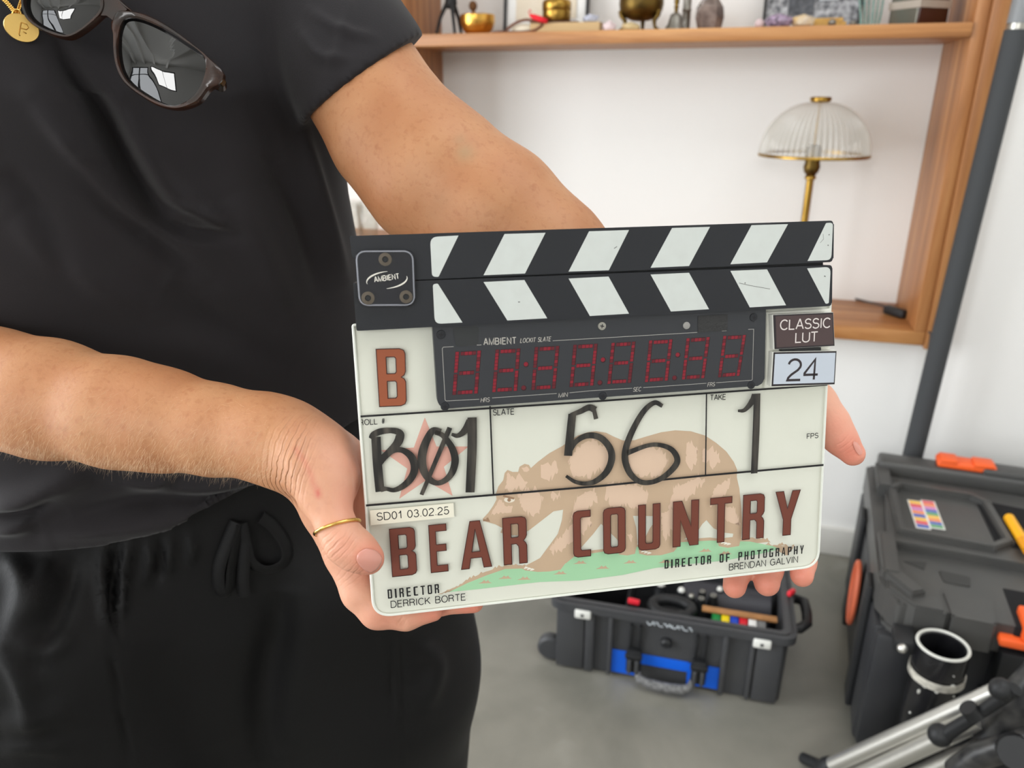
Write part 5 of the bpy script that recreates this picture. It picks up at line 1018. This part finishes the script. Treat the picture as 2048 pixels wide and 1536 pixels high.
# ---- lettering: condensed block capitals (outlines in a unit box) and a thin monoline alphabet
def rp(p, r): return round_poly(p, r, 3)
q_ = .07
BLK = {
 'B': [[(0, 0), (.8, 0), (.95, .03), (1, .09), (1, .42), (.95, .47), (.84, .505), (.95, .54), (1, .6), (1, .91), (.95, .97), (.8, 1), (0, 1)], [(.33, .14), (.33, .44), (.62, .44), (.67, .41), (.67, .17), (.62, .14)], [(.33, .57), (.33, .86), (.62, .86), (.67, .83), (.67, .6), (.62, .57)]],
 'E': [[(0, 0), (.95, 0), (.95, .14), (.36, .14), (.36, .44), (.9, .44), (.9, .58), (.36, .58), (.36, .86), (.95, .86), (.95, 1), (0, 1)]],
 'A': [[(0, 0), (.26, 0), (.32, .22), (.68, .22), (.74, 0), (1, 0), (.66, 1), (.34, 1)], [(.365, .35), (.5, .83), (.635, .35)]],
 'R': [[(0, 0), (.34, 0), (.34, .43), (.55, .43), (.64, .38), (.66, .32), (.66, 0), (1, 0), (1, .38), (.95, .44), (.86, .49), (.95, .54), (1, .6), (1, .91), (.95, .97), (.8, 1), (0, 1)], [(.34, .57), (.34, .86), (.62, .86), (.66, .83), (.66, .6), (.62, .57)]],
 'C': [[(1, 0), (.25, 0), (.06, .03), (0, .09), (0, .91), (.06, .97), (.25, 1), (1, 1), (1, .86), (.5, .86), (.42, .83), (.42, .17), (.5, .14), (1, .14)]],
 'O': [[(.2, 0), (.8, 0), (.95, .03), (1, .09), (1, .91), (.95, .97), (.8, 1), (.2, 1), (.05, .97), (0, .91), (0, .09), (.05, .03)], [(.33, .17), (.33, .83), (.38, .86), (.62, .86), (.67, .83), (.67, .17), (.62, .14), (.38, .14)]],
 'U': [[(.2, 0), (.8, 0), (.95, .03), (1, .09), (1, 1), (.67, 1), (.67, .17), (.62, .14), (.38, .14), (.33, .17), (.33, 1), (0, 1), (0, .09), (.05, .03)]],
 'N': [[(0, 0), (.29, 0), (.29, .58), (.66, 0), (1, 0), (1, 1), (.71, 1), (.71, .42), (.34, 1), (0, 1)]],
 'T': [[(.34, 0), (.67, 0), (.67, .86), (1, .86), (1, 1), (0, 1), (0, .86), (.34, .86)]],
 'Y': [[(.34, 0), (.66, 0), (.66, .36), (1, 1), (.68, 1), (.5, .6), (.32, 1), (0, 1), (.34, .36)]],
 'D': [[(0, 0), (.78, 0), (.94, .03), (1, .1), (1, .9), (.94, .97), (.78, 1), (0, 1)], [(.34, .14), (.34, .86), (.6, .86), (.66, .83), (.66, .17), (.6, .14)]],
 'I': [[(0, 0), (1, 0), (1, 1), (0, 1)]],
 'F': [[(0, 0), (.36, 0), (.36, .44), (.9, .44), (.9, .58), (.36, .58), (.36, .86), (.95, .86), (.95, 1), (0, 1)]],
 'P': [[(0, 0), (.34, 0), (.34, .4), (.8, .4), (.95, .43), (1, .49), (1, .91), (.95, .97), (.8, 1), (0, 1)], [(.34, .54), (.34, .86), (.62, .86), (.66, .83), (.66, .57), (.62, .54)]],
 'H': [[(0, 0), (.34, 0), (.34, .43), (.66, .43), (.66, 0), (1, 0), (1, 1), (.66, 1), (.66, .57), (.34, .57), (.34, 1), (0, 1)]],
 'G': [[(.2, 0), (.8, 0), (.95, .03), (1, .09), (1, .55), (.52, .55), (.52, .42), (.67, .42), (.67, .17), (.62, .14), (.38, .14), (.33, .17), (.33, .83), (.38, .86), (1, .86), (1, 1), (.2, 1), (.05, .97), (0, .91), (0, .09), (.05, .03)]]}
def blk(bm, ch, bl, br, tr, tl, z, mi=0, grow=0.0):
    bl, br, tr, tl = (np.array(q) for q in (bl, br, tr, tl))
    def mp(u, v): return (1-v)*((1-u)*bl+u*br)+v*((1-u)*tl+u*tr)
    add_fill(bm, [[mp(u, v) for u, v in lp] for lp in BLK[ch]], z, mi)
def outline_of(bm, ch, bl, br, tr, tl, z, wd, mi=0):
    bl, br, tr, tl = (np.array(q) for q in (bl, br, tr, tl))
    def mp(u, v): return (1-v)*((1-u)*bl+u*br)+v*((1-u)*tl+u*tr)
    for lp in BLK[ch]:
        P = [mp(u, v) for u, v in lp]; add_ribbon(bm, P+P[:2], wd, z, mi)
# big title: letter boxes fitted between two straight lines of the board
yt = (S(778, 1057)[1]+S(1600, 981)[1])/2; yb_ = (S(785, 1153.5)[1]+S(1579, 1069.7)[1])/2
def sxp(px, py): return S(px, py)[0]
spec_ = [('B', 781.5, 831.5, 1103), ('E', 859.5, 896, 1095), ('A', 922.6, 983.8, 1135), ('R', 1006.5, 1053.5, 1083), ('C', 1146.6, 1181, 1068), ('O', 1206.7, 1250.5, 1062), ('U', 1276.7, 1320, 1054), ('N', 1346, 1397, 1048), ('T', 1421, 1464, 1000), ('R', 1485.6, 1528, 1034), ('Y', 1551.7, 1600.6, 985)]
for ch, x0, x1, py in spec_:
    a, b_ = sxp(x0, py), sxp(x1, py)
    def fn(bm):
        c = ((a, yb_), (b_, yb_), (b_, yt), (a, yt)); blk(bm, ch, *c, .06*MM); outline_of(bm, ch, *c, .075*MM, .00042, 1)
    flatobj('title_letter', fn, [TITLE, EDGE])
def fnB(bm):
    c = (S(759, 813.5), S(813, 811), S(809.8, 696.8), S(752, 698.5)); blk(bm, 'B', *c, .06*MM); outline_of(bm, 'B', *c, .075*MM, .00045, 1)
flatobj('camera_letter', fnB, [mat('rust_letter', (150, 80, 50), .5), EDGE])
def block_text(name, txt, a, b_, capmm, m):
    a, b_ = S(*a), S(*b_); u = b_-a; L = np.linalg.norm(u); u = u/L; v = np.array([-u[1], u[0]]); h = capmm*MM
    adv = {'I': .42, ' ': .95}; tot = sum(adv.get(c, 1.0) for c in txt); gap = .62
    w1 = L/(tot+gap*(len(txt)-1)); x = 0.0
    def fn(bm):
        nonlocal x
        for c in txt:
            wd = adv.get(c, 1.0)*w1
            if c != ' ': p = a+u*x; blk(bm, c, p, p+u*wd, p+u*wd+v*h, p+v*h, .05*MM)
            x += wd+gap*w1
    return flatobj(name, fn, m)
block_text('director_lettering', 'DIRECTOR', (776, 1197.5), (878.5, 1186), 5.6, INK)
block_text('photography_lettering', 'DIRECTOR OF PHOTOGRAPHY', (1329, 1137.5), (1607, 1107), 5.5, INK)

def arc(cx, cy, rx, ry, a0, a1, n=10): return [(cx+rx*math.cos(math.radians(a0+(a1-a0)*k/n)), cy+ry*math.sin(math.radians(a0+(a1-a0)*k/n))) for k in range(n+1)]
MONO = {
 'A': (.70, [[(0, 0), (.33, 1), (.37, 1), (.70, 0)], [(.12, .33), (.58, .33)]]),
 'B': (.62, [[(0, 0), (0, 1), (.33, 1)]+arc(.33, .765, .25, .235, 90, -90)+[(0, .53)], [(.33, .53)]+arc(.34, .265, .28, .265, 90, -90)+[(0, 0)]]),
 'C': (.70, [arc(.38, .5, .38, .5, 42, 318, 18)]),
 'D': (.68, [[(0, 0), (0, 1), (.30, 1)]+arc(.30, .5, .38, .5, 90, -90, 14)+[(0, 0)]]),
 'E': (.56, [[(.56, 0), (0, 0), (0, 1), (.55, 1)], [(0, .52), (.50, .52)]]),
 'F': (.52, [[(0, 0), (0, 1), (.52, 1)], [(0, .52), (.45, .52)]]),
 'G': (.74, [arc(.38, .5, .38, .5, 48, 360-52, 18)+[(.72, .12), (.72, .48), (.42, .48)]]),
 'H': (.66, [[(0, 0), (0, 1)], [(.66, 0), (.66, 1)], [(0, .52), (.66, .52)]]),
 'I': (.1, [[(.05, 0), (.05, 1)]]),
 'K': (.64, [[(0, 0), (0, 1)], [(.60, 1), (0, .38)], [(.22, .60), (.64, 0)]]),
 'L': (.50, [[(0, 1), (0, 0), (.50, 0)]]),
 'M': (.78, [[(0, 0), (0, 1), (.39, .02), (.78, 1), (.78, 0)]]),
 'N': (.64, [[(0, 0), (0, 1), (.64, 0), (.64, 1)]]),
 'O': (.78, [arc(.39, .5, .39, .5, 90, 450, 24)]),
 'P': (.60, [[(0, 0), (0, 1), (.33, 1)]+arc(.33, .74, .27, .26, 90, -90)+[(0, .48)]]),
 'R': (.64, [[(0, 0), (0, 1), (.35, 1)]+arc(.35, .755, .25, .245, 90, -90)+[(0, .51)], [(.34, .51), (.50, .46), (.56, .34), (.58, .1), (.63, 0)]]),
 'S': (.60, [arc(.30, .755, .27, .245, 22, 262, 12)+arc(.30, .265, .30, .265, 78, -158, 12)]),
 'T': (.62, [[(0, 1), (.62, 1)], [(.31, 1), (.31, 0)]]),
 'U': (.64, [[(0, 1), (0, .30)]+arc(.32, .30, .32, .30, 180, 360, 12)+[(.64, 1)]]),
 'V': (.66, [[(0, 1), (.33, 0), (.66, 1)]]),
 '#': (.52, [[(.14, 0), (.24, 1)], [(.34, 0), (.44, 1)], [(.02, .34), (.50, .34)], [(.06, .66), (.54, .66)]]),
 '.': (.08, [[(0, .05), (.09, .05)]]),
 '0': (.52, [arc(.26, .5, .26, .5, 90, 450, 22)]),
 '1': (.30, [[(.02, .74), (.16, .79), (.26, 1), (.28, 1), (.28, 0)]]),
 '2': (.52, [arc(.26, .72, .25, .28, 170, -20, 10)+[(.40, .48), (.14, .26), (.03, .12), (0, .0), (.53, 0)]]),
 '3': (.52, [arc(.25, .76, .22, .24, 165, -90, 10)+arc(.25, .27, .27, .27, 80, -165, 12)]),
 '4': (.54, [[(.40, 0), (.40, .98), (.0, .32), (.0, .24), (.55, .24)]]),
 '5': (.52, [[(.48, 1), (.10, 1), (.04, .50)]+arc(.25, .32, .27, .32, 140, -160, 12)])}
def mono_text(name, txt, a, b_, capmm, m, wmm=.05, sw=.11, slant=0.0, parent=slate, zplane=0.0, gap=.2, space=.34, clip=None):
    a, b_ = S(*a, zplane), S(*b_, zplane); u = b_-a; L = np.linalg.norm(u); u = u/L; v = np.array([-u[1], u[0]]); h = capmm*MM
    tot = sum(space if c == ' ' else MONO[c][0] for c in txt)+gap*(len(txt)-1); k = L/tot
    def fn(bm):
        x = 0.0
        for c in txt:
            if c != ' ':
                for st in MONO[c][1]:
                    P = [a+u*(x+p[0]+slant*p[1]*h/k)*k+v*p[1]*h for p in st]
                    if clip: P = [p for p in P if p[0] > clip] or P[:0]
                    if len(P) > 1: add_ribbon(bm, P, sw*h, wmm*MM)
            x += (space if c == ' ' else MONO[c][0])+gap
    return flatobj(name, fn, m, parent)
mono_text('roll_caption', 'ROLL #', (719.5, 850.5), (769.5, 847), 2.95, INK, sw=.145, clip=-W2+.0006)
mono_text('slate_caption', 'SLATE', (986.5, 830.5), (1028, 828.5), 3.2, INK, sw=.145)
mono_text('take_caption', 'TAKE', (1420.5, 800.3), (1451, 798.8), 3.05, INK, sw=.145)
mono_text('fps_caption', 'FPS', (1614, 877.5), (1636, 875.4), 3.0, INK, sw=.145)
mono_text('director_name', 'DERRICK BORTE', (782.5, 1215.5), (931, 1200), 3.95, INK, sw=.125)
mono_text('photographer_name', 'BRENDAN GALVIN', (1458.5, 1140.5), (1595, 1124.5), 4.0, INK, sw=.125)
lab = flatobj('date_label', lambda bm: add_fill(bm, [SS([(741.5, 1050.4), (908.3, 1034), (907, 1006), (740, 1021)])], .12*MM), mat('label_tape', (234, 230, 212), .55))
sol = lab.modifiers.new('thick', 'SOLIDIFY'); sol.thickness = .00012; sol.offset = -1
mono_text('date_lettering', 'SD01 03.02.25', (754.5, 1040.6), (897.5, 1027.6), 4.2, INK, wmm=.16, sw=.12, parent=lab)

# ---- handwriting in thick marker
MARK = bpy.data.materials.new('marker_ink'); MARK.use_nodes = True; nt = MARK.node_tree; b = nt.nodes['Principled BSDF']; tc = nt.nodes.new('ShaderNodeTexCoord')
n_ = nt.nodes.new('ShaderNodeTexNoise'); n_.inputs['Scale'].default_value = 240; n_.inputs['Detail'].default_value = 3; mp_ = nt.nodes.new('ShaderNodeMapping'); mp_.inputs['Scale'].default_value = (1, .12, 1); nt.links.new(tc.outputs['Object'], mp_.inputs[0]); nt.links.new(mp_.outputs[0], n_.inputs['Vector'])
cr_ = nt.nodes.new('ShaderNodeValToRGB'); cr_.color_ramp.elements[0].color = (*lin((28, 26, 24)), 1); cr_.color_ramp.elements[1].color = (*lin((84, 78, 70)), 1); cr_.color_ramp.elements[0].position = .42; cr_.color_ramp.elements[1].position = .75
nt.links.new(n_.outputs['Fac'], cr_.inputs[0]); nt.links.new(cr_.outputs[0], b.inputs['Base Color']); b.inputs['Roughness'].default_value = .4
def c8(l): return [(700+x/6.4, 820+y/6.4) for x, y in l]
def c4(l): return [(680+x/3.071, 780+y/3.071) for x, y in l]
def c5(l): return [(1180+x/3.072, 780+y/3.072) for x, y in l]
kz = [0]
pxm = float(np.linalg.norm(S(1000, 900)-S(1010, 900))/10)
def stroke(bm, P, wpx):
    kz[0] += 1; P = catmull(P, 8) if len(P) > 2 else P
    wd = np.interp(np.linspace(0, 1, len(P)), np.linspace(0, 1, len(wpx)), wpx)*pxm if hasattr(wpx, '__len__') else wpx*pxm
    add_ribbon(bm, SS(P), wd, (.08+.004*kz[0])*MM)
def roll(bm):
    stroke(bm, c8([(332, 345), (352, 700), (385, 1045)]), [18, 17.5, 17.5]); stroke(bm, c8([(262, 365), (300, 315), (390, 275), (520, 262), (610, 278), (640, 320), (620, 400), (560, 480), (440, 600), (370, 690)]), [8, 12, 13, 11, 13, 17, 17, 15, 13, 12])
    stroke(bm, c8([(350, 690), (440, 590), (560, 515), (670, 515), (770, 580), (820, 680), (820, 790), (760, 900), (660, 985), (560, 1025), (470, 1010), (400, 1010)]), [12, 12, 11, 11, 14, 15, 15, 14, 12, 9, 8, 13])
    stroke(bm, c8([(1165, 280), (1060, 265), (985, 380), (935, 520), (920, 650), (950, 790), (1020, 890), (1120, 935), (1230, 890), (1310, 790), (1345, 650), (1320, 520), (1260, 410), (1180, 320), (1090, 285)]), [12, 13, 15, 17, 17, 15, 13, 10, 12, 14, 15, 14, 12, 10, 9])
    stroke(bm, c8([(1278, 225), (915, 1085)]), [10, 8]); stroke(bm, c8([(1300, 310), (1380, 328), (1470, 260), (1530, 130)]), [6, 9, 14, 12]); stroke(bm, c8([(1562, 95), (1562, 500), (1536, 1055)]), [18, 18.5, 18])
flatobj('roll_handwriting', roll, MARK)
def scene_no(bm):
    stroke(bm, c7([(722, -8), (708, 130), (692, 288)]), [16, 17, 17]); stroke(bm, [(1141, 830), (1160, 823), (1178, 815), (1191, 820)], [8, 11, 13, 14]); stroke(bm, [(1186, 812), (1192, 838)], [8, 9])
    stroke(bm, c7([(690, 280), (745, 190), (830, 145), (920, 160), (985, 230), (1000, 310), (965, 400), (890, 465), (815, 484), (740, 470), (678, 430)]), [11, 11, 12, 13, 14, 15, 14, 12, 9, 8, 6])
    stroke(bm, c5([(445, 98), (395, 78), (330, 130), (265, 240), (222, 350), (215, 430), (245, 510), (300, 560), (370, 568), (450, 535), (520, 470), (535, 420), (500, 365), (430, 338), (350, 342), (225, 388)]), [8, 10, 12, 13, 14, 14, 13, 11, 10, 12, 14, 13, 11, 9, 9, 11])
flatobj('slate_handwriting', scene_no, MARK)
flatobj('take_handwriting', lambda bm: (stroke(bm, c5([(908, 128), (950, 122), (995, 70), (1008, 25)]), [5, 9, 14, 10]), stroke(bm, c5([(1026, 22), (1020, 250), (1008, 512)]), [14.5, 15.5, 15])), MARK)

# ---- clapper sticks
def stick(name, quad, z0, z1, r, notch=None):
    P = SS(quad, z1); P = P[::-1]
    return sobj(name, lambda bm: add_prism(bm, round_poly([tuple(p) for p in P], r[::-1] if hasattr(r, '__len__') else r, 5), z0*MM, z1*MM, .0007), BLKP, smooth=True)
ST = 7.0
up_ = stick('upper_stick', [(699, 472), (1668, 441), (1667, 524), (836, 559.5), (780, 562), (719, 522), (704, 514)], -5, ST, [.001, .0022, .0022, .0005, .001, .001, .001])
lo_ = stick('lower_stick', [(706, 566), (760, 564.5), (1665, 530), (1664, 612), (713, 662)], -5, ST, [.001, .001, .002, .002, .001])
sobj('stick_bumper', lambda bm: add_prism(bm, [tuple(p) for p in SS([(836, 556), (1648, 522), (1648, 533), (836, 570)], 4)][::-1], -4.5*MM, 3*MM), MT['blk'])
WHT = mat('stick_white', (206, 211, 207), .4, vary=(120, .25, (190, 192, 188)))
def stripes(bm, L):
    for poly, rad in L: add_fill(bm, [round_poly([tuple(p) for p in SS(poly, ST)][::-1], rad[::-1], 5)], (ST+.06)*MM)
flatobj('stripes', lambda bm: stripes(bm, [([(860, 474), (917, 471), (877, 554), (864, 553)], [.004, 0, .001, .0035]), ([(1009, 468), (1091, 465.5), (1050, 547), (967, 550.5)], [0]*4), ([(1178, 462.6), (1258, 460), (1217.6, 540.5), (1137, 543.2)], [0]*4), ([(1344, 456), (1420, 453.6), (1378, 532), (1301, 535.6)], [0]*4), ([(1503, 450.3), (1576, 448.2), (1534, 524.7), (1460.6, 528.5)], [0]*4), ([(1652, 446), (1666, 445), (1662.5, 520), (1615, 522)], [.001, .0035, .003, 0])]), WHT, up_)
flatobj('stripes', lambda bm: stripes(bm, [([(865.5, 568.5), (875.5, 567), (925, 645), (869.5, 648)], [.003, .001, 0, .0035]), ([(967, 564), (1048.7, 560), (1094.4, 636.5), (1014.7, 641)], [0]*4), ([(1137, 557), (1217, 553), (1258, 627.3), (1179.7, 632)], [0]*4), ([(1301, 549), (1378, 545.5), (1418, 618.4), (1341.8, 623)], [0]*4), ([(1460.6, 541.7), (1534, 538.7), (1572, 610.5), (1499.5, 614.8)], [0]*4), ([(1614, 536.7), (1661.5, 533.5), (1657.5, 607), (1651, 607.5)], [0, .0035, .003, .001])]), WHT, lo_)
flatobj('stick_scratches', lambda bm: [add_ribbon(bm, SS(l, ST), wd, (ST+.09)*MM) for l, wd in (([(1478, 566), (1500, 571), (1540, 578)], .0003), ([(1640, 486), (1647, 478), (1646, 468)], .00022), ([(1228, 497), (1234, 493)], .0004), ([(1036, 604), (1040, 604)], .0005), ([(1489, 566), (1491, 566)], .0007), ([(1655, 490), (1657, 491)], .0006), ([(1648, 552), (1651, 553)], .0006), ([(1657, 470), (1659, 469)], .0006))], mat('grime', (112, 112, 110), .6), lo_)
# hinge plate
hq = [(708.8, 499.5), (828, 499), (832, 613), (716.5, 613)]
hg = sobj('hinge_plate', lambda bm: add_prism(bm, round_poly([tuple(p) for p in SS(hq, 10)][::-1], .0056, 8), ST*MM+.0001, 10*MM, .0009, 3), mat('hinge_navy', (14, 15, 25), .22, coat=.5), smooth=True)
hr = round_poly([tuple(p) for p in SS([(712, 503), (825, 502.5), (829, 610), (720, 610.5)], 10)][::-1], .005, 8)
sobj('hinge_edge', lambda bm: add_tube(bm, [(*p, 10.0*MM) for p in hr], .00045, 6, closed=True), mat('clear_edge', (150, 152, 160), .2, metal=.4), hg, smooth=True)
for x, y in ((770.4, 518.7), (736, 596), (812, 593.5)):
    p = S(x, y, 10); scw = sobj('screw', lambda bm: add_lathe(bm, [(.0034, .0099), (.0033, .0108), (.0016, .0109), (.0014, .0099)], 24, Matrix.Translation((*p, 0))), mat('bronze_screw', (96, 88, 78), .4, metal=.5), hg, smooth=True)
    sobj('socket', lambda bm: add_lathe(bm, [(0, .01), (.0012, .01)], 6, Matrix.Translation((*p, .0003))), MT['blk'], scw)
LOGO = mat('white_print', (222, 218, 208), .5)
mono_text('maker_lettering', 'AMBIENT', (749.5, 564), (798.5, 557), 2.5, LOGO, wmm=10.1, sw=.17, parent=hg, zplane=10, gap=.26)
cL = S(774, 560, 10); ua = S(800, 556.5, 10)-S(748, 563.5, 10); an_ = math.atan2(ua[1], ua[0])
def arcs(bm):
    for a0_, a1_ in ((85, 190), (265, 370)):
        P = []
        for k in range(25):
            a = math.radians(a0_+(a1_-a0_)*k/24); x, y = 10.3*MM*math.cos(a), 4.3*MM*math.sin(a); P.append(cL+np.array((x*math.cos(an_)-y*math.sin(an_), x*math.sin(an_)+y*math.cos(an_))))
        wv = np.sin(np.linspace(.08, 3.1, 25))*.0007+.0001; add_ribbon(bm, P, wv, 10.1*MM)
flatobj('maker_arcs', arcs, LOGO, hg)

# ---- timecode display
DW = 5.0
PANEL = mat('display_panel', (48, 50, 54), .4, bump=(900, .1, .0003)); dq = [(864.5, 640), (1532, 606), (1529, 771), (876, 818.5)]
dp = sobj('display', lambda bm: add_prism(bm, round_poly([tuple(p) for p in SS(dq, DW)][::-1], [.006, .005, .001, .001], 8), -2*MM, DW*MM, .0007), PANEL, smooth=True)
flatobj('panel_frame', lambda bm: [add_ribbon(bm, SS([(850+x/5.851, 630+y/5.851) if s == 0 else (1180+x/5.689, 610+y/5.689) for s, x, y in l], DW), .00028, (DW+.05)*MM) for l in (
    [(0, 335, 370), (0, 215, 376), (0, 202, 392), (0, 235, 995), (0, 250, 1006), (0, 635, 985)], [(0, 785, 970), (0, 1540, 918)], [(0, 1690, 910), (1, 0, 976), (1, 480, 946)], [(1, 605, 940), (1, 1325, 890)], [(1, 1435, 884), (1, 1838, 856), (1, 1846, 846), (1, 1862, 275), (1, 1800, 277)], [(1, 1555, 293), (1, 1500, 296)], [(1, 1220, 312), (0, 1495, 302)], [(0, 660, 350), (0, 610, 352), (0, 612, 315)])], mat('panel_line', (168, 166, 160), .5), dp)
GREY = mat('panel_lettering', (178, 174, 166), .5)
mono_text('panel_name', 'AMBIENT', (967.8, 689.8), (1032, 687), 3.35, GREY, wmm=DW+.05, sw=.155, parent=dp, zplane=DW, gap=.27)
mono_text('panel_model', 'LOCKIT SLATE', (1040.6, 685.5), (1101, 682), 2.3, GREY, wmm=DW+.05, sw=.14, slant=.2, parent=dp, zplane=DW, gap=.25)
for tx, a, b_ in (('HRS', (961.5, 804.5), (978.5, 803.3)), ('MIN', (1117, 795), (1134.5, 793)), ('SEC', (1266, 783), (1281.5, 782)), ('FRS', (1415, 773.5), (1429, 772))):
    mono_text('unit_caption', tx, a, b_, 2.25, GREY, wmm=DW+.05, sw=.13, slant=.2, parent=dp, zplane=DW)
LEDD = mat('led_gap', (44, 14, 20), .45); LED1 = mat('led_red', (130, 20, 38), .35); LED2 = mat('led_dim', (94, 18, 30), .4)
DIG = [((910.7, 703.5), (963, 700.6), (904.4, 790.3), (956.3, 787)), ((991, 698.9), (1041.4, 696.7), (984, 784.7), (1035, 781.8)), ((1069.3, 694), (1119.5, 691.5), (1062.4, 780.4), (1111.5, 777)), ((1146.5, 689.5), (1196, 687), (1138.8, 774.4), (1187.5, 771)),
       ((1222.7, 685.6), (1271.8, 682.6), (1214.3, 768.2), (1262.6, 765.6)), ((1298, 680.8), (1346, 678.2), (1289.3, 764.7), (1336.4, 761.2)), ((1372.8, 676.4), (1420.5, 673.6), (1363.3, 759.4), (1409.4, 756.4)), ((1446.3, 671.5), (1492.9, 669.4), (1435.8, 755), (1479.7, 751.5))]
rl = random.Random(11)
for TL_, TR_, BL2, BR2 in DIG:
    tl_, tr_, bl_, br_ = (S(*q, DW) for q in (TL_, TR_, BL2, BR2))
    def mp(u, v): return (1-v)*((1-u)*bl_+u*br_)+v*((1-u)*tl_+u*tr_)
    def fn(bm):
        def quad(u0, v0, u1, v1, z, mi): add_fill(bm, [[mp(u0, v0), mp(u1, v0), mp(u1, v1), mp(u0, v1)]], z, mi)
        segs = [(0, .515, .165, 1, 1), (0, 0, .165, .485, 1), (.835, .515, 1, 1, 1), (.835, 0, 1, .485, 1), (.2, .9, .80, 1, 0), (.2, .45, .78, .55, 0), (.2, 0, .78, .1, 0)]
        for u0, v0, u1, v1, vert in segs:
            quad(u0, v0, u1, v1, (DW+.04)*MM, 0); n = 6 if vert else 4
            for k in range(n):
                e = .06; mi = 2 if (vert and rl.random() < .45) or (not vert and k in (0, n-1) and rl.random() < .6) else 1
                if vert: a, b2 = v0+(v1-v0)*(k+e)/n, v0+(v1-v0)*(k+1-e)/n; quad(u0+.012, a, u1-.03, b2, (DW+.06)*MM, mi)
                else: a, b2 = u0+(u1-u0)*(k+e)/n, u0+(u1-u0)*(k+1-e)/n; quad(a, v0+.01, b2, v1-.015, (DW+.06)*MM, mi)
    flatobj('digit', fn, [LEDD, LED1, LED2], dp)
for x, y, lt in ((1052.5, 729, 1), (1047.7, 776, 0), (1206.4, 719.9, 1), (1200, 765.6, 0), (1355.8, 710, 1), (1349.3, 756, 0)):
    p = S(x, y, DW); flatobj('digit_dot', lambda bm: (add_fill(bm, [[p+.00155*np.array((math.cos(a), math.sin(a))) for a in np.linspace(0, 6.283, 21)[:-1]]], (DW+.04)*MM, 0), add_fill(bm, [[p+np.array((-.0002, .0002))+.0012*np.array((math.cos(a), math.sin(a))) for a in np.linspace(0, 6.283, 17)[:-1]]], (DW+.06)*MM, 1)), [LEDD, LED1 if lt else LED2], dp)
for x, y, mt in ((882, 669, BLKP), (890, 813, BLKP), (1203.7, 652, MT['steel']), (1507, 634.6, BLKP), (1205.5, 792, BLKP), (1502.5, 770, BLKP)):
    p = S(x, y, DW); ps = sobj('panel_screw', lambda bm: add_lathe(bm, [(.0024, DW*MM), (.0022, (DW+.45)*MM), (0, (DW+.6)*MM)], 22, Matrix.Translation((*p, 0))), mt, dp, smooth=True)
    flatobj('cross_slot', lambda bm: (add_ribbon(bm, [p+(-.0011, .0002), p+(.0011, -.0002)], .0005, (DW+.65)*MM), add_ribbon(bm, [p+(-.0002, -.0011), p+(.0002, .0011)], .0005, (DW+.66)*MM)), INK, ps)
p = S(1372.8, 651, DW); sobj('sensor_rivet', lambda bm: add_lathe(bm, [(.0021, DW*MM), (.002, (DW+.5)*MM), (.0008, (DW+.8)*MM), (0, (DW+.8)*MM)], 22, Matrix.Translation((*p, 0))), mat('grey_rivet', (150, 148, 144), .4), dp, smooth=True)
sobj('tape_patch', lambda bm: add_prism(bm, [tuple(q) for q in SS([(1395.5, 632), (1455, 628.5), (1454, 661), (1396, 664)], DW)][::-1], DW*MM, (DW+.35)*MM), mat('hook_tape', (54, 54, 54), .85, bump=(500, .8, .001)), dp)
sobj('tape_patch', lambda bm: add_prism(bm, round_poly([tuple(q) for q in SS([(905, 655), (958, 652), (957, 690), (912, 693)], DW)][::-1], .002), DW*MM, (DW+.15)*MM), mat('glue_patch', (44, 46, 47), .6), dp)

# ---- snap-on plates at the right
sobj('plate_holder', lambda bm: add_prism(bm, [tuple(q) for q in SS([(1533, 625), (1664, 617), (1657, 770), (1530, 776)], 1)][::-1], -2*MM, .9*MM, .0004), ACR, smooth=True)
def plate(name, quad, z1, face, fm):
    o = sobj(name, lambda bm: add_prism(bm, [tuple(q) for q in SS(quad, z1)][::-1], 1*MM, z1*MM, .0003), mat(name+'_side', (226, 226, 218), .4), smooth=True)
    c = np.mean(SS(quad, z1), 0)
    def ins(bm, k, z): add_fill(bm, [[c+(q-c)*k for q in SS(quad, z1)][::-1]], z)
    f = flatobj('plate_border', lambda bm: ins(bm, .985, (z1+.03)*MM), mat('plate_dark', (36, 30, 34), .4), o)
    flatobj('plate_face', lambda bm: add_fill(bm, [SS(face, z1)[::-1]], (z1+.06)*MM), fm, o)
    return o
p1_ = plate('look_plate', [(1545, 629.5), (1667, 624.5), (1670, 692), (1548, 699)], 6, [(1551, 632.5), (1664, 628), (1667, 689), (1553, 695)], mat('plate_brown', (74, 58, 58), .35))
PW = mat('plate_lettering', (222, 214, 210), .5)
mono_text('plate_lettering', 'CLASSIC', (1560.5, 659.5), (1660, 654.8), 5.5, PW, wmm=6.1, sw=.125, parent=p1_, zplane=6, gap=.17)
mono_text('plate_lettering', 'LUT', (1591, 685), (1634.5, 682.5), 5.5, PW, wmm=6.1, sw=.125, parent=p1_, zplane=6, gap=.15)
p2_ = plate('rate_plate', [(1546, 704), (1674, 701.5), (1670, 769), (1541.8, 773)], 6, [(1550, 708), (1671, 705.5), (1667.5, 765), (1546.5, 768.5)], mat('plate_pale', (192, 200, 211), .35))
mono_text('plate_lettering', '24', (1574.5, 760.5), (1634, 758.8), 12.2, mat('plate_ink', (44, 36, 40), .4), wmm=6.1, sw=.115, parent=p2_, zplane=6, gap=.17)
sobj('magnet_strip', lambda bm: add_prism(bm, [tuple(q) for q in SS([(1563, 699), (1642, 694.5), (1642, 702), (1563, 704)], 4)][::-1], 1*MM, 4*MM), MT['blk'])
sobj('rear_electronics', lambda bm: add_prism(bm, round_poly([tuple(q) for q in SS([(870, 640), (1525, 610), (1522, 770), (880, 815)])][::-1], .004), -22*MM, -6.05*MM, .001), BLKP, smooth=True)
